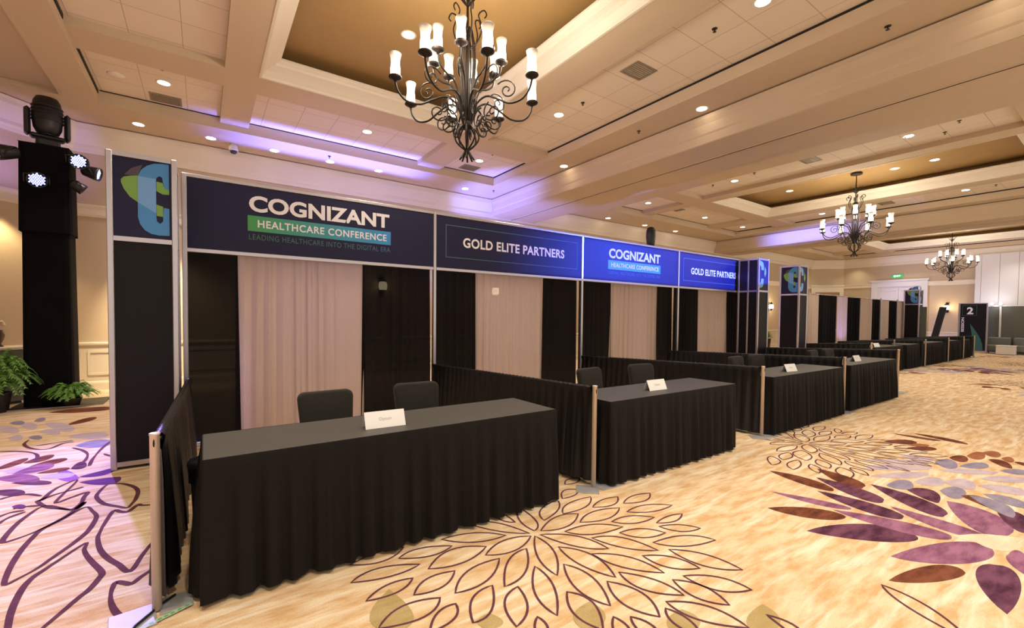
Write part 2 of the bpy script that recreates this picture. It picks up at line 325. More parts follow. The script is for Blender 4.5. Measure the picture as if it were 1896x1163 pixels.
PETALS=[('B',[(4.588,1.556),(4.633,2.129),(4.741,1.883),(4.502,1.8)]),('B',[(4.9,1.436),(5.109,1.888),(5.127,1.628),(4.826,1.611)]),('D',[(4.664,1.228),(4.82,1.787),(4.859,1.488),(4.566,1.446)]),('P',[(4.253,1.321),(4.084,1.857),(4.228,1.582),(4.084,1.552)]),('D',[(4.403,1.036),(4.448,1.639),(4.535,1.314),(4.268,1.291)]),('B',[(4.042,1.287),(3.702,1.707),(3.972,1.559),(3.747,1.456)]),('D',[(4.083,0.878),(3.532,1.359),(3.982,1.223),(3.708,1.058)]),('P',[(4.283,0.745),(4.105,1.4),(4.308,1.064),(4.055,1.018)]),('P',[(4.488,0.607),(4.575,1.165),(4.601,0.851),(4.37,0.871)]),('D',[(4.715,0.863),(5.043,1.427),(5.038,1.088),(4.715,1.112)]),('P',[(4.683,0.521),(5.115,0.929),(5.139,0.673),(4.614,0.741)]),('D',[(5.011,0.956),(5.167,1.21),(5.38,1.093),(5.026,1.074)]),('P',[(4.243,0.537),(3.602,0.904),(4.164,0.766),(3.754,0.671)]),('B',[(3.746,0.586),(3.256,0.822),(3.641,0.758),(3.397,0.69)]),('D',[(4.03,0.496),(3.393,0.375),(3.672,0.541),(3.82,0.361)]),('P',[(4.272,0.479),(3.983,0.332),(4.365,0.404),(4.063,0.429)]),('D',[(4.852,0.454),(5.174,0.649),(5.327,0.547),(4.887,0.558)]),('W',[(4.521,0.443),(4.407,0.706),(4.597,0.564),(4.29,0.531)]),('W',[(4.687,0.445),(4.317,0.751),(4.563,0.601),(4.368,0.574)]),('L',[(5.959,1.347),(5.571,1.653),(5.935,1.538),(5.699,1.475)]),('L',[(6.297,1.286),(5.848,1.752),(6.186,1.544),(5.983,1.493)]),('L',[(6.142,1.227),(5.506,1.633),(5.964,1.459),(5.736,1.402)]),('L',[(5.869,1.196),(5.313,1.505),(5.704,1.381),(5.454,1.318)]),('S',[(5.315,1.185),(5.127,1.335),(5.448,1.317),(5.09,1.228)]),('L',[(5.678,1.047),(5.459,1.219),(5.783,1.178),(5.426,1.103)]),('S',[(5.496,0.874),(5.377,1.023),(5.625,0.991),(5.202,0.913)]),('S',[(6.439,1.095),(6.422,1.271),(6.716,1.232),(6.234,1.154)]),('S',[(6.719,0.911),(6.447,1.09),(6.79,1.03),(6.47,0.979)]),('L',[(6.486,1.298),(6.378,1.548),(6.587,1.449),(6.325,1.39)]),('L',[(6.508,0.815),(6.115,1.182),(6.394,1.042),(6.162,1.003)]),('S',[(6.76,0.637),(6.621,0.818),(6.838,0.75),(6.566,0.718)]),('L',[(6.463,0.607),(6.12,0.889),(6.427,0.782),(6.136,0.744)]),('L',[(5.772,0.858),(5.695,1.062),(5.976,0.995),(5.592,0.928)]),('L',[(5.942,0.555),(5.847,0.859),(6.07,0.736),(5.763,0.697)]),('B',[(5.209,0.626),(5.37,0.89),(5.523,0.788),(5.249,0.757)]),('S',[(5.127,0.552),(5.433,0.847),(5.514,0.685),(5.199,0.691)]),('S',[(5.498,0.51),(5.592,0.788),(5.716,0.66),(5.445,0.646)]),('B',[(7.243,1.597),(6.972,1.856),(7.286,1.774),(6.989,1.7)]),('B',[(7.083,1.384),(6.84,1.6),(7.098,1.533),(6.842,1.476)]),('B',[(6.861,1.087),(6.766,1.221),(7.009,1.188),(6.638,1.123)]),('T',[(7.206,1.007),(7.021,1.128),(7.37,1.107),(6.9,1.034)]),('T',[(7.405,0.914),(7.362,1.057),(7.578,1.012),(7.19,0.958)]),('B',[(6.83,0.761),(7.049,0.964),(7.172,0.884),(6.862,0.868)]),('T',[(7.249,0.797),(7.217,0.889),(7.397,0.866),(7.077,0.821)]),('B',[(7.644,1.456),(7.579,1.938),(7.66,1.709),(7.513,1.675)]),('B',[(7.714,1.228),(7.821,1.781),(7.9,1.523),(7.692,1.482)]),('B',[(7.102,0.671),(7.159,0.787),(7.232,0.739),(7.057,0.721)]),('T',[(7.219,1.48),(7.063,1.669),(7.222,1.593),(7.033,1.55)]),('V',[(-0.941,5.569),(-1.143,5.739),(-1.101,5.925),(-1.009,5.506)]),('K',[(-0.638,5.405),(-0.927,5.434),(-0.794,5.453),(-0.726,5.199)]),('K',[(-0.716,5.774),(-0.957,5.616),(-0.845,5.696),(-0.793,5.508)]),('B',[(-1.501,6.616),(-1.667,6.297),(-1.615,6.539),(-1.546,6.32)]),('B',[(-1.313,6.633),(-1.497,6.426),(-1.444,6.611),(-1.367,6.376)]),('B',[(-1.167,6.382),(-1.416,6.235),(-1.324,6.416),(-1.263,6.198)]),('B',[(-1.077,5.979),(-1.301,5.95),(-1.205,6.034),(-1.174,5.873)]),('D',[(-1.116,5.542),(-1.411,5.73),(-1.276,5.725),(-1.246,5.553)]),('D',[(-1.239,5.362),(-1.495,5.532),(-1.39,5.557),(-1.332,5.318)]),('D',[(-0.964,6.023),(-1.067,5.943),(-1.053,6.192),(-0.991,5.873)]),('B',[(-1.282,8.714),(-1.535,8.302),(-1.454,8.67),(-1.365,8.356)]),('B',[(-1.165,9.49),(-1.941,9.522),(-1.644,9.738),(-1.52,9.234)]),('S',[(-2.029,8.824),(-2.192,8.887),(-2.15,9.02),(-2.063,8.65)]),('S',[(-1.857,8.973),(-1.95,8.857),(-1.949,9.104),(-1.862,8.75)]),('L',[(-1.945,8.242),(-2.262,8.578),(-2.178,8.717),(-2.025,8.138)]),('L',[(-1.808,7.784),(-1.932,7.781),(-1.922,7.99),(-1.821,7.586)]),('S',[(-1.613,7.638),(-1.753,7.729),(-1.717,7.837),(-1.649,7.523)]),('L',[(-1.487,7.804),(-1.723,8.013),(-1.662,8.191),(-1.56,7.735)]),('L',[(-1.828,8.452),(-2.021,8.616),(-1.982,8.794),(-1.86,8.245)]),('S',[(-0.89,6.949),(-1.21,6.953),(-1.103,7.18),(-1.012,6.713)]),('L',[(-1.392,8.017),(-1.787,8.586),(-1.667,8.633),(-1.532,7.925)]),('L',[(-0.979,7.393),(-1.369,7.512),(-1.225,7.69),(-1.131,7.23)]),('L',[(-1.305,6.079),(-1.574,6.176),(-1.479,6.276),(-1.399,5.964)]),('P',[(-1.228,6.197),(-1.477,6.035),(-1.403,6.269),(-1.313,5.965)]),('P',[(-1.23,5.723),(-1.568,5.947),(-1.446,6.034),(-1.361,5.704)]),('L',[(-0.999,5.719),(-1.239,5.765),(-1.155,5.861),(-1.105,5.64)]),('K',[(-1.147,4.971),(-1.235,5.017),(-1.21,5.059),(-1.171,4.922)]),('D',[(-1.44,5.558),(-1.465,5.421),(-1.473,5.58),(-1.417,5.389)]),('O',[(0.831,2.359),(0.72,2.026),(0.672,2.194),(0.857,2.068)]),('O',[(1.184,1.883),(1.119,1.778),(1.1,1.857),(1.207,1.785)]),('O',[(1.68,1.661),(1.511,1.49),(1.52,1.62),(1.657,1.526)]),('O',[(2.032,1.346),(1.847,1.22),(1.878,1.33),(2.02,1.234)]),('O',[(2.424,1.131),(2.163,1.005),(2.22,1.11),(2.363,1.013)])]
LINES=[(1,[(-0.768,4.699),(-0.703,4.564),(-0.666,4.452),(-0.659,4.34),(-0.668,4.169),(-0.697,4.045),(-0.727,3.951),(-0.775,3.826),(-0.819,3.711),(-0.874,3.63),(-0.916,3.589),(-0.942,3.734),(-0.957,3.899),(-0.962,4.073),(-0.954,4.237),(-0.936,4.369),(-0.863,4.5)]),(1,[(-0.647,3.954),(-0.637,3.854),(-0.609,3.748),(-0.561,3.616),(-0.497,3.449),(-0.5,3.378),(-0.524,3.271),(-0.556,3.204),(-0.6,3.093),(-0.635,3.009),(-0.683,2.896),(-0.744,2.928),(-0.788,3.123),(-0.811,3.269),(-0.822,3.408),(-0.823,3.513),(-0.81,3.601),(-0.78,3.67),(-0.748,3.742)]),(0,[(-0.261,3.833),(-0.323,3.573),(-0.364,3.374),(-0.431,3.504),(-0.498,3.639),(-0.554,3.799),(-0.593,3.995),(-0.597,4.111),(-0.595,4.228),(-0.575,4.491),(-0.527,4.441),(-0.482,4.416),(-0.435,4.531),(-0.402,4.496),(-0.301,4.456)]),(0,[(-0.231,3.362),(-0.298,3.278),(-0.34,3.214),(-0.374,3.241),(-0.412,3.276),(-0.422,3.215),(-0.416,3.109),(-0.396,3.012),(-0.367,2.924),(-0.339,2.877),(-0.267,2.812),(-0.204,2.929)]),(1,[(-0.705,5.217),(-0.732,5.07),(-0.733,4.916),(-0.68,4.75),(-0.632,4.663),(-0.565,4.582),(-0.498,4.506),(-0.477,4.587),(-0.464,4.678),(-0.465,4.861),(-0.504,5.016),(-0.584,5.154),(-0.647,5.206)]),(1,[(-0.945,5.499),(-1.023,5.412),(-1.064,5.277),(-1.08,5.078),(-1.101,5.05),(-1.017,4.871),(-0.941,4.786),(-0.846,4.705),(-0.809,4.814),(-0.815,4.96),(-0.816,5.087),(-0.905,5.005),(-0.98,4.955)]),(0,[(-1.101,5.05),(-1.027,5.16),(-0.928,5.218),(-0.867,5.259)]),(0,[(-1.109,5.185),(-1.218,5.302),(-1.327,5.3),(-1.358,5.263)]),(0,[(-1.062,4.928),(-1.142,4.962),(-1.213,4.962)]),(1,[(-1.023,4.902),(-1.085,4.74),(-1.108,4.526),(-1.097,4.276),(-1.029,4.288),(-0.945,4.374),(-0.843,4.578),(-0.791,4.829),(-0.836,4.685)]),(0,[(-1.12,4.837),(-1.192,4.751),(-1.226,4.605)]),(0,[(-1.134,4.871),(-1.21,4.872),(-1.265,4.799)]),(0,[(-1.711,7.575),(-1.701,7.359),(-1.612,7.131),(-1.493,6.973),(-1.408,6.971),(-1.346,7.157),(-1.261,7.191)]),(0,[(-1.826,7.111),(-1.666,7.006),(-1.535,6.869),(-1.451,6.689),(-1.407,6.402)]),(0,[(-1.567,7.186),(-1.432,7.242),(-1.284,7.267)]),(0,[(-1.216,6.873),(-1.108,6.694),(-1.027,6.461),(-1.007,6.185),(-1.042,6.074)]),(0,[(-0.895,7.076),(-0.939,6.692),(-0.952,6.241),(-0.937,5.962)]),(0,[(-0.889,6.395),(-0.787,6.205),(-0.711,6.131)])]

# ------------------------------------------------------------------ floor
def lens(A, B, S1, S2, n=10):
    A, B, S1, S2 = Vector(A), Vector(B), Vector(S1), Vector(S2); out = []
    for Sx, rev in ((S1, 0), (S2, 1)):
        Cc = Sx * 2 - (A + B) * .5; row = []
        for i in range(n + 1):
            t = i / n; row.append(A * (1-t)**2 + Cc * 2*t*(1-t) + B * t*t)
        out += (row[::-1] if rev else row)[:-1]
    return out
def leaf(A, B, S1, S2, n=16):
    # petal with a blunt inner end at A and a sharp tip at B
    A, B, S1, S2 = Vector(A), Vector(B), Vector(S1), Vector(S2); out = []; mid = (A + B) * .5
    pk = .5**.5 * .5**.85
    for Sx, rev in ((S1, 0), (S2, 1)):
        row = []
        for i in range(n + 1):
            t = (i / n)**1.5 if i < n else 1.0
            row.append(A.lerp(B, t) + (Sx - mid) * ((t**.5 * (1-t)**.85) / pk) * .86)
        out += (row[::-1] if rev else row)[:-1]
    return out
def area2(p): return sum(p[i].x * p[(i+1) % len(p)].y - p[(i+1) % len(p)].x * p[i].y for i in range(len(p)))
def ribbon(mb, pts, w, z, mi, closed=True, wv=None):
    k = len(pts); L = []; Rr = []
    for i in range(k):
        a = pts[i-1] if (closed or i > 0) else pts[i]; b = pts[(i+1) % k] if (closed or i < k-1) else pts[i]
        t = (b - a); t = t.normalized() if t.length > 1e-9 else Vector((1, 0)); nrm = Vector((-t.y, t.x))
        ww = w * (wv[i] if wv else 1)
        L.append(pts[i] + nrm * ww); Rr.append(pts[i] - nrm * ww)
    V = [(p.x, p.y, z) for p in L] + [(p.x, p.y, z) for p in Rr]; F = []
    for i in range(k if closed else k-1):
        j = (i+1) % k; F.append((i, k+i, k+j, j))
    mb.add(V, F, mi)
def smooth_line(pts, closed, n=5):
    P = [Vector(p) for p in pts]; k = len(P); out = []
    for i in range(k if closed else k-1):
        p0 = P[(i-1) % k] if (closed or i) else P[i]; p1 = P[i]; p2 = P[(i+1) % k]; p3 = P[(i+2) % k] if (closed or i < k-2) else p2
        for s in range(n):
            t = s / n
            out.append(.5*((2*p1) + (p2-p0)*t + (2*p0-5*p1+4*p2-p3)*t*t + (3*p1-p0-3*p2+p3)*t**3))
    if not closed: out.append(P[-1])
    return out
FM = ['carpet', 'c_line', 'c_D', 'c_P', 'c_B', 'c_T', 'c_L', 'c_S', 'c_W', 'c_O', 'c_V', 'c_K']
FI = {c: FM.index('c_' + c) for c in 'DPBTLSWOVK'}
fl = MB()
fl.add([(-6,-2.6,0),(33,-2.6,0),(33,12.2,0),(-6,12.2,0)], [(0,1,2,3)], 0)
fl.add([(-6,-2.6,-.12),(33,-2.6,-.12),(33,12.2,-.12),(-6,12.2,-.12)], [(3,2,1,0)], 0)
zi = [0]
def petal(c, q, T=lambda p: p):
    pts = [T(Vector(p)) for p in (leaf(*q) if c in 'DPBTLSK' else lens(*q))]
    if area2(pts) < 0: pts = pts[::-1]
    zi[0] += 1; z = .0006 + (zi[0] % 40) * .00003 + (.0008 if c == 'O' else 0) * 0
    fl.add([(p.x, p.y, z) for p in pts], [tuple(range(len(pts)))], FI[c])
def outline(q, w, T=lambda p: p):
    pts = [T(Vector(p)) for p in lens(*q)]
    ribbon(fl, pts, w, .0026, 1)
for c, q in PETALS: petal(c, q)
for q in MEDALLION: outline(q, .0065)
for closed, pts in LINES:
    P = smooth_line(pts, closed)
    wv = [.7 + .6 * abs(math.sin(3.1 * i / max(1, len(P)) * 2)) for i in range(len(P))]
    ribbon(fl, P, .0125, .0028, 1, bool(closed), wv)
# the same motifs repeat across the room
def moved(cx, cy, dx, dy, ang, sc=1.0):
    ca, sa = math.cos(ang) * sc, math.sin(ang) * sc
    return lambda p: Vector((cx + dx + (p.x-cx)*ca - (p.y-cy)*sa, cy + dy + (p.x-cx)*sa + (p.y-cy)*ca))
med = [q for q in MEDALLION if (Vector(q[0]) - Vector((1.89, 2.41))).length < 1.55]
for dx, dy, a in ((4.15, -.05, .4), (14.0, -.9, 1.1), (8.4, -2.6, 2.0), (22.0, 0.3, .2), (-5.5, 2.1, .5), (-5.4, 5.5, 1.3), (-4.1, -1.4, 2.2)):
    T = moved(1.89, 2.41, dx, dy, a)
    for q in med: outline(q, .007, T)
flow = [(c, q) for c, q in PETALS if c in 'DPBLST' and q[0][0] > 2.5]
for dx, dy, a in ((8.2, -.6, .5), (15.5, .6, 1.4), (14.0, 1.9, 2.6), (20.5, -.9, .9), (24.5, .8, 2.2)):
    T = moved(5.0, 1.2, dx, dy, a)
    for c, q in flow: petal(c, q, T)
floor = struct(fl.build('floor', FM))

# ------------------------------------------------------------------ ceiling
ZS, ZB, ZT, ZBEAM = 5.15, 5.27, 5.38, 4.65
PITCH = 12.65
CM = ['paint', 'tile', 'cream', 'gold', 'slot']
ce = MB()
xb = [-6.2, -1.93]
def cols(k):
    o = PITCH * k; c = [-1.45, .31, .79, 4.4, 5.0, 6.63]
    return [o + v for v in c]
xs = [-6.2, -1.93] + cols(0) + [7.43, 9.1] + cols(1) + [19.85, 21.5] + [25.3 + v for v in (-1.45, .31, .79, 4.4, 5.0, 6.1)] + [32.4]
ys = [-2.6, -.89, .8, 1.45, 8.15, 8.8, 10.49, 12.1]
def cellz(i, j):
    x0, x1 = xs[i], xs[i+1]; xm = (x0+x1)/2; ym = (ys[j]+ys[j+1])/2
    if xm < -1.93: return (5.24, 0) if ym < 10.49 else (ZS, 0)
    if 7.43 < xm < 9.1 or 19.85 < xm < 21.5: return ZBEAM, 0
    if ym > 10.49 or ym < -.89: return ZS, 0
    k = 0 if xm < 8 else 1 if xm < 20 else 2
    u = xm - PITCH * k
    if u < -1.45 or u > 6.63 or xm > 31.4: return ZS, 0
    cx = 0 if u < .31 else -1 if u < .79 else 1 if u < 4.4 else -1 if u < 5.0 else 2
    ry = 0 if ym < .8 else -1 if ym < 1.45 else 1 if ym < 8.15 else -1 if ym < 8.8 else 2
    if cx == -1 or ry == -1: return ZB, 0
    if cx == 1 and ry == 1: return None, 0
    return ZT, 1
cells = {}
for i in range(len(xs)-1):
    for j in range(len(ys)-1):
        z, mi = cellz(i, j); cells[i, j] = z
        if z is None: continue
        ce.add([(xs[i],ys[j],z),(xs[i],ys[j+1],z),(xs[i+1],ys[j+1],z),(xs[i+1],ys[j],z)], [(0,1,2,3)], mi)
def wallq(p, q, za, zb):
    if za is None or zb is None or abs(za-zb) < 1e-6: return
    lo, hi = min(za, zb), max(za, zb)
    ce.add([(*p,lo),(*q,lo),(*q,hi),(*p,hi)], [(0,1,2,3)], 0)
for i in range(len(xs)-1):
    for j in range(len(ys)-1):
        if i < len(xs)-2: wallq((xs[i+1],ys[j]), (xs[i+1],ys[j+1]), cells[i,j], cells[i+1,j])
        if j < len(ys)-2: wallq((xs[i],ys[j+1]), (xs[i+1],ys[j+1]), cells[i,j], cells[i,j+1])
# black air slots at the top of the coffer sides
for k in range(3):
    o = PITCH * k; XR = 6.63 if k < 2 else 6.1
    for y0, y1 in ((-.85,.76), (1.49,8.11), (8.84,10.45)):
        ce.box(o-1.45, o-1.442, y0, y1, 5.30, 5.372, 4)
        ce.box(o+XR-.006, o+XR, y0, y1, 5.345, 5.378, 4)
    for x0, x1 in ((-1.43,.31), (.79,4.4), (5.0,XR-.02)):
        ce.box(o+x0, o+x1, 10.484, 10.49, 5.363, 5.378, 4)
# trays: white crown around a raised gold ceiling
prof = [(0,5.27),(0,5.262),(.035,5.262),(.045,5.30),(.075,5.33),(.11,5.37),(.16,5.405),(.215,5.43),(.225,5.46),(.25,5.475),(.28,5.50),(.28,5.53),(-.12,5.53)]
for k in range(3):
    o = PITCH * k; x0, x1, y0, y1 = o+.76, o+4.40, 1.45, 8.15
    rows = [[(x0+d,y0+d,z),(x1-d,y0+d,z),(x1-d,y1-d,z),(x0+d,y1-d,z)] for d, z in prof]
    ce.grid(rows, 2, False, True)
    ce.add([(o+.79,y0,5.27),(o+.76,y0,5.27),(o+.76,y1,5.27),(o+.79,y1,5.27)], [(0,1,2,3)], 0)
    g = .12
    ce.add([(x0-g,y0-g,5.70),(x0-g,y1+g,5.70),(x1+g,y1+g,5.70),(x1+g,y0-g,5.70)], [(0,1,2,3)], 3)
    ce.grid([[(x0-g,y0-g,z),(x1+g,y0-g,z),(x1+g,y1+g,z),(x0-g,y1+g,z)] for z in (5.53,5.70)], 3, False, True)
for yy, a, b in ((3.05,11.95,12.55), (3.95,11.95,12.6), (4.75,12.0,12.6)): ce.box(a, b, yy-.012, yy+.012, 5.372, 5.38, 2)  # raised pale strips, their tone paints in light caught on tile seams
# operable wall track along the middle of each cross beam
for xx in (8.2, 20.6):
    ce.box(xx-.03, xx+.03, -2.6, 12, ZBEAM-.012, ZBEAM, 0); ce.box(xx-.012, xx+.012, -2.6, 12, ZBEAM-.014, ZBEAM-.012, 4)
ceiling = struct(ce.build('ceiling', CM))

# ------------------------------------------------------------------ walls and mouldings
WP = [Vector(p) for p in ((-4.6, -2.6), (-4.6, 9.296), (-2.01, 11.886), (30.52, 11.886), (31.8, 10.606), (31.8, -2.6))]
def off(d):
    out = []
    for i, p in enumerate(WP):
        ns = []
        for a, b in ((i-1, i), (i, i+1)):
            if 0 <= a and b < len(WP):
                t = (WP[b] - WP[a]).normalized(); ns.append(Vector((t.y, -t.x)))
        if len(ns) == 1: out.append(p + ns[0]*d)
        else:
            bis = (ns[0] + ns[1]).normalized(); out.append(p + bis * (d / bis.dot(ns[0])))
    return out
outer, inner = off(-.15), off(0)
for i, nm in enumerate(('wall_left_block', 'wall_back_left', 'wall_back', 'wall_back_right', 'wall_right')):  # the left wall is added out of view to block ambient light
    w = MB(); a, b, c, d = inner[i], inner[i+1], outer[i+1], outer[i]
    P4 = [a, b, c, d]
    w.add([(p.x,p.y,0) for p in P4] + [(p.x,p.y,5.3) for p in P4], [(0,1,5,4),(1,2,6,5),(2,3,7,6),(3,0,4,7),(4,5,6,7),(3,2,1,0)], 0)
    struct(w.build(nm, ['wall']))
def sweep(mb, prof, mi=0, seg=None):
    for i in range(len(WP)-1):
        if seg and i not in seg: continue
        rows = []
        for d, z in prof:
            o = off(d); rows.append([(o[i].x,o[i].y,z),(o[i+1].x,o[i+1].y,z)])
        mb.grid(rows, mi, False)
t = MB(); sweep(t, [(0,4.62),(.03,4.62),(.035,4.68),(.05,4.72),(.05,4.78),(.08,4.84),(.14,4.95),(.18,5.02),(.19,5.08),(.20,5.12),(.20,5.135),(.0,5.135)]); struct(t.build('trim_1', ['cream']))
t = MB(); sweep(t, [(0,3.40),(.03,3.40),(.05,3.44),(.05,3.55),(.075,3.60),(.075,3.63),(0,3.63)]); struct(t.build('trim_2', ['cream']))
t = MB(); sweep(t, [(0,.0),(.014,.0),(.014,.88),(.03,.885),(.055,.905),(.055,.935),(.03,.95),(0,.95)])
for x0 in [-1.86 + 1.55*k for k in range(21)]:
    x1 = x0 + 1.32
    for (a, b, c, d) in ((x0,x1,.30,.34), (x0,x1,.74,.78), (x0,x0+.04,.34,.74), (x1-.04,x1,.34,.74)): t.box(a, b, 11.852, 11.873, c, d)
for y0 in [4.9 + 0*k for k in range(1)]:
    for (a, b, c, d) in ((y0,y0+1.6,.30,.34), (y0,y0+1.6,.74,.78), (y0,y0+.04,.34,.74), (y0+1.56,y0+1.6,.34,.74)): t.box(31.766, 31.788, a, b, c, d)
struct(t.build('trim_3', ['ivory']))
t = MB(); sweep(t, [(.014,0),(.035,0),(.035,.14),(.025,.17),(.014,.18)]); struct(t.build('baseboard_back', ['ivory']))
t = MB()
for xx, s in ((7.43,-1), (19.85,-1)):
    p = [(0,4.66),(.012,4.66),(.012,4.80),(.03,4.83),(.05,4.98),(.09,5.06),(.10,5.125),(0,5.125)]
    t.grid([[(xx+s*d,-2.6,z),(xx+s*d,11.7,z)] for d, z in p], 0, False)
struct(t.build('trim_4', ['paint']))

# doors
d = MB()
for (a, b, c, e) in ((6.80,7.08,0,3.72), (8.94,9.22,0,3.72), (7.08,8.94,3.42,3.72)): d.box(31.70, 31.80, a, b, c, e)
d.box(31.66, 31.80, 6.74, 9.28, 3.72, 3.80)
dr = d.build('door_1', ['white_panel']); struct(dr)
for y0 in (7.08, 8.015):
    q = MB().box(31.755, 31.79, y0, y0+.925, .01, 3.42)
    for z0, z1 in ((.25,1.1), (1.3,3.2)):
        q.box(31.745, 31.756, y0+.12, y0+.80, z0, z0+.03); q.box(31.745, 31.756, y0+.12, y0+.80, z1-.03, z1)
        q.box(31.745, 31.756, y0+.12, y0+.15, z0, z1); q.box(31.745, 31.756, y0+.77, y0+.80, z0, z1)
    q.build('door_leaf', ['white_panel'], dr)
MB().tube([(31.72,7.98,.95),(31.70,7.98,.97),(31.70,7.98,1.2),(31.72,7.98,1.22)], .012).build('door_handle', ['alu'], dr)
d = MB(); L = (Vector((31.8,10.606)) - Vector((30.52,11.886))).length
for (a, b, c, e) in ((.02,.24,0,3.56), (L-.24,L-.02,0,3.56), (.24,L-.24,3.2,3.56)): d.box(a, b, -.06, .0, c, e)
d.box(-.0, L, -.10, 0, 3.56, 3.64)
dr = d.build('door_2', ['ivory'], None, (30.52,11.886,0), -PI/4); struct(dr)
MB().box(.24, L-.24, -.02, -.002, .01, 3.2).build('door_leaf', ['gold'], dr)

# white operable wall across the far end
w = MB(); y = 5.02
for wd in [.21] + [.62]*12:
    y0 = max(y-wd, -2.55); w.box(31.60, 31.72, y0+.006, y-.006, 0, 4.82); y -= wd
w.box(31.63, 31.79, -2.55, 5.02, 0, 4.81, 1)
struct(w.build('wall_far', ['white_panel', 'olive_seat']))

# ------------------------------------------------------------------ camera
cam = bpy.data.cameras.new('camera'); co = bpy.data.objects.new('camera', cam); COL.objects.link(co)
F0, YAW, PIT, ROL, CY = 821.4, math.radians(55.127), math.radians(-1.651), math.radians(.514), 611.5
Fw = Vector((math.cos(PIT)*math.cos(YAW), math.cos(PIT)*math.sin(YAW), math.sin(PIT)))
R0 = Vector((math.sin(YAW), -math.cos(YAW), 0)); U0 = R0.cross(Fw)
Rr = R0*math.cos(ROL) + U0*math.sin(ROL); Uu = -R0*math.sin(ROL) + U0*math.cos(ROL)
mw = Matrix((Rr, Uu, -Fw)).transposed().to_4x4(); mw.translation = Vector((0, 0, 1.51))
co.matrix_world = mw
cam.sensor_fit = 'HORIZONTAL'; cam.sensor_width = 36; cam.lens = F0 / 1896 * 36; cam.shift_y = (CY - 581.5) / 1896
cam.clip_start = .05; cam.clip_end = 200
S.camera = co

# ------------------------------------------------------------------ booth framing and headers
def upright(x, label, y=6.2, h=3.09, group=None):
    t = thing('upright_post', label, 'post', (x, y, 0), 0, group)
    MB().rbox(-.024,.024,-.024,.024,.012,h,.006).build('pole', ['alu'], t)
    MB().rbox(-.16,.16,-.03,.25,0,.012,.003).build('base_plate', ['steel_plate'], t)
    return t
upright(-.16, 'thin aluminium upright beside the left tower, at the left end of the big header sign')
upright(2.88, 'aluminium upright between the largest header sign and the first partners sign')
upright(5.93, 'aluminium upright between the first partners sign and the smaller blue header sign')
upright(8.95, 'aluminium upright between the two bright blue header signs')

def header(x0, x1, label):
    t = thing('header_sign', label, 'sign', (x0, 6.2, 0))
    w = x1 - x0
    MB().box(.0, w, -.008, .008, 2.25, 3.06).build('panel', ['panel_navy'], t)
    MB().rbox(0, w, -.022, .022, 3.05, 3.09, .004).build('top_rail', ['alu'], t)
    MB().rbox(0, w, -.022, .022, 2.215, 2.26, .004).build('bottom_rail', ['alu'], t)
    return t
def lines(t, x0, x1, z0, z1, w=.011):
    m = MB()
    for a, b, c, d in ((x0,x1,z0,z0+w), (x0,x1,z1-w,z1), (x0,x0+w,z0+w,z1-w), (x1-w,x1,z0+w,z1-w)): m.box(a, b, -.0095, -.008, c, d)
    m.build('border_line', ['thin_line'], t)
Y_L = -.0105
h = header(-.15, 2.856, 'long dark header sign with large conference name lettering, leftmost of the row')
words('COGNIZANT', .615, Y_L, 2.752, 1.715, .195, 'letter', h, 'lettering', off=.034)
b = MB().box(.60, 2.35, Y_L, -.008, 2.52, 2.705).build('colour_band', [band_mat('green to blue band', .6, 2.35, (.055,.30,.075), (.03,.25,.62))], h)
words('HEALTHCARE CONFERENCE', .705, Y_L-.002, 2.568, 1.585, .092, 'letter', b, 'lettering', off=.02, spacing=1.1)
words('LEADING HEALTHCARE INTO THE DIGITAL ERA', .612, Y_L, 2.418, 1.73, .066, band_mat('dim green to blue print', .6, 2.35, (.06,.15,.08), (.05,.14,.28)), h, 'tagline', spacing=1.1)
h = header(2.904, 5.906, 'dark partners sign shading to blue, second header from the left')
words('GOLD ELITE PARTNERS', .46, Y_L, 2.60, 2.11, .155, 'letter', h, 'lettering', off=.028, spacing=1.06)
lines(h, .16, 2.90, 2.425, 2.925)
h = header(5.954, 8.926, 'blue header sign with conference name and pale band, third from the left')
words('COGNIZANT', .70, Y_L, 2.715, 1.625, .195, 'letter', h, 'lettering', off=.034)
b = MB().box(.68, 2.335, Y_L, -.008, 2.495, 2.675).build('colour_band', [band_mat('teal to blue band', .68, 2.33, (.06,.33,.16), (.03,.27,.66))], h)
words('HEALTHCARE CONFERENCE', .77, Y_L-.002, 2.543, 1.50, .088, 'letter', b, 'lettering', off=.02, spacing=1.1)
words('LEADING HEALTHCARE INTO THE DIGITAL ERA', .69, Y_L, 2.395, 1.64, .064, 'thin_line', h, 'tagline', spacing=1.1)
h = header(8.974, 11.95, 'blue partners sign, rightmost header, running behind the second tower')
words('GOLD ELITE PARTNERS', .46, Y_L, 2.565, 1.98, .155, 'letter', h, 'lettering', off=.028, spacing=1.06)
lines(h, .16, 2.86, 2.40, 2.925)

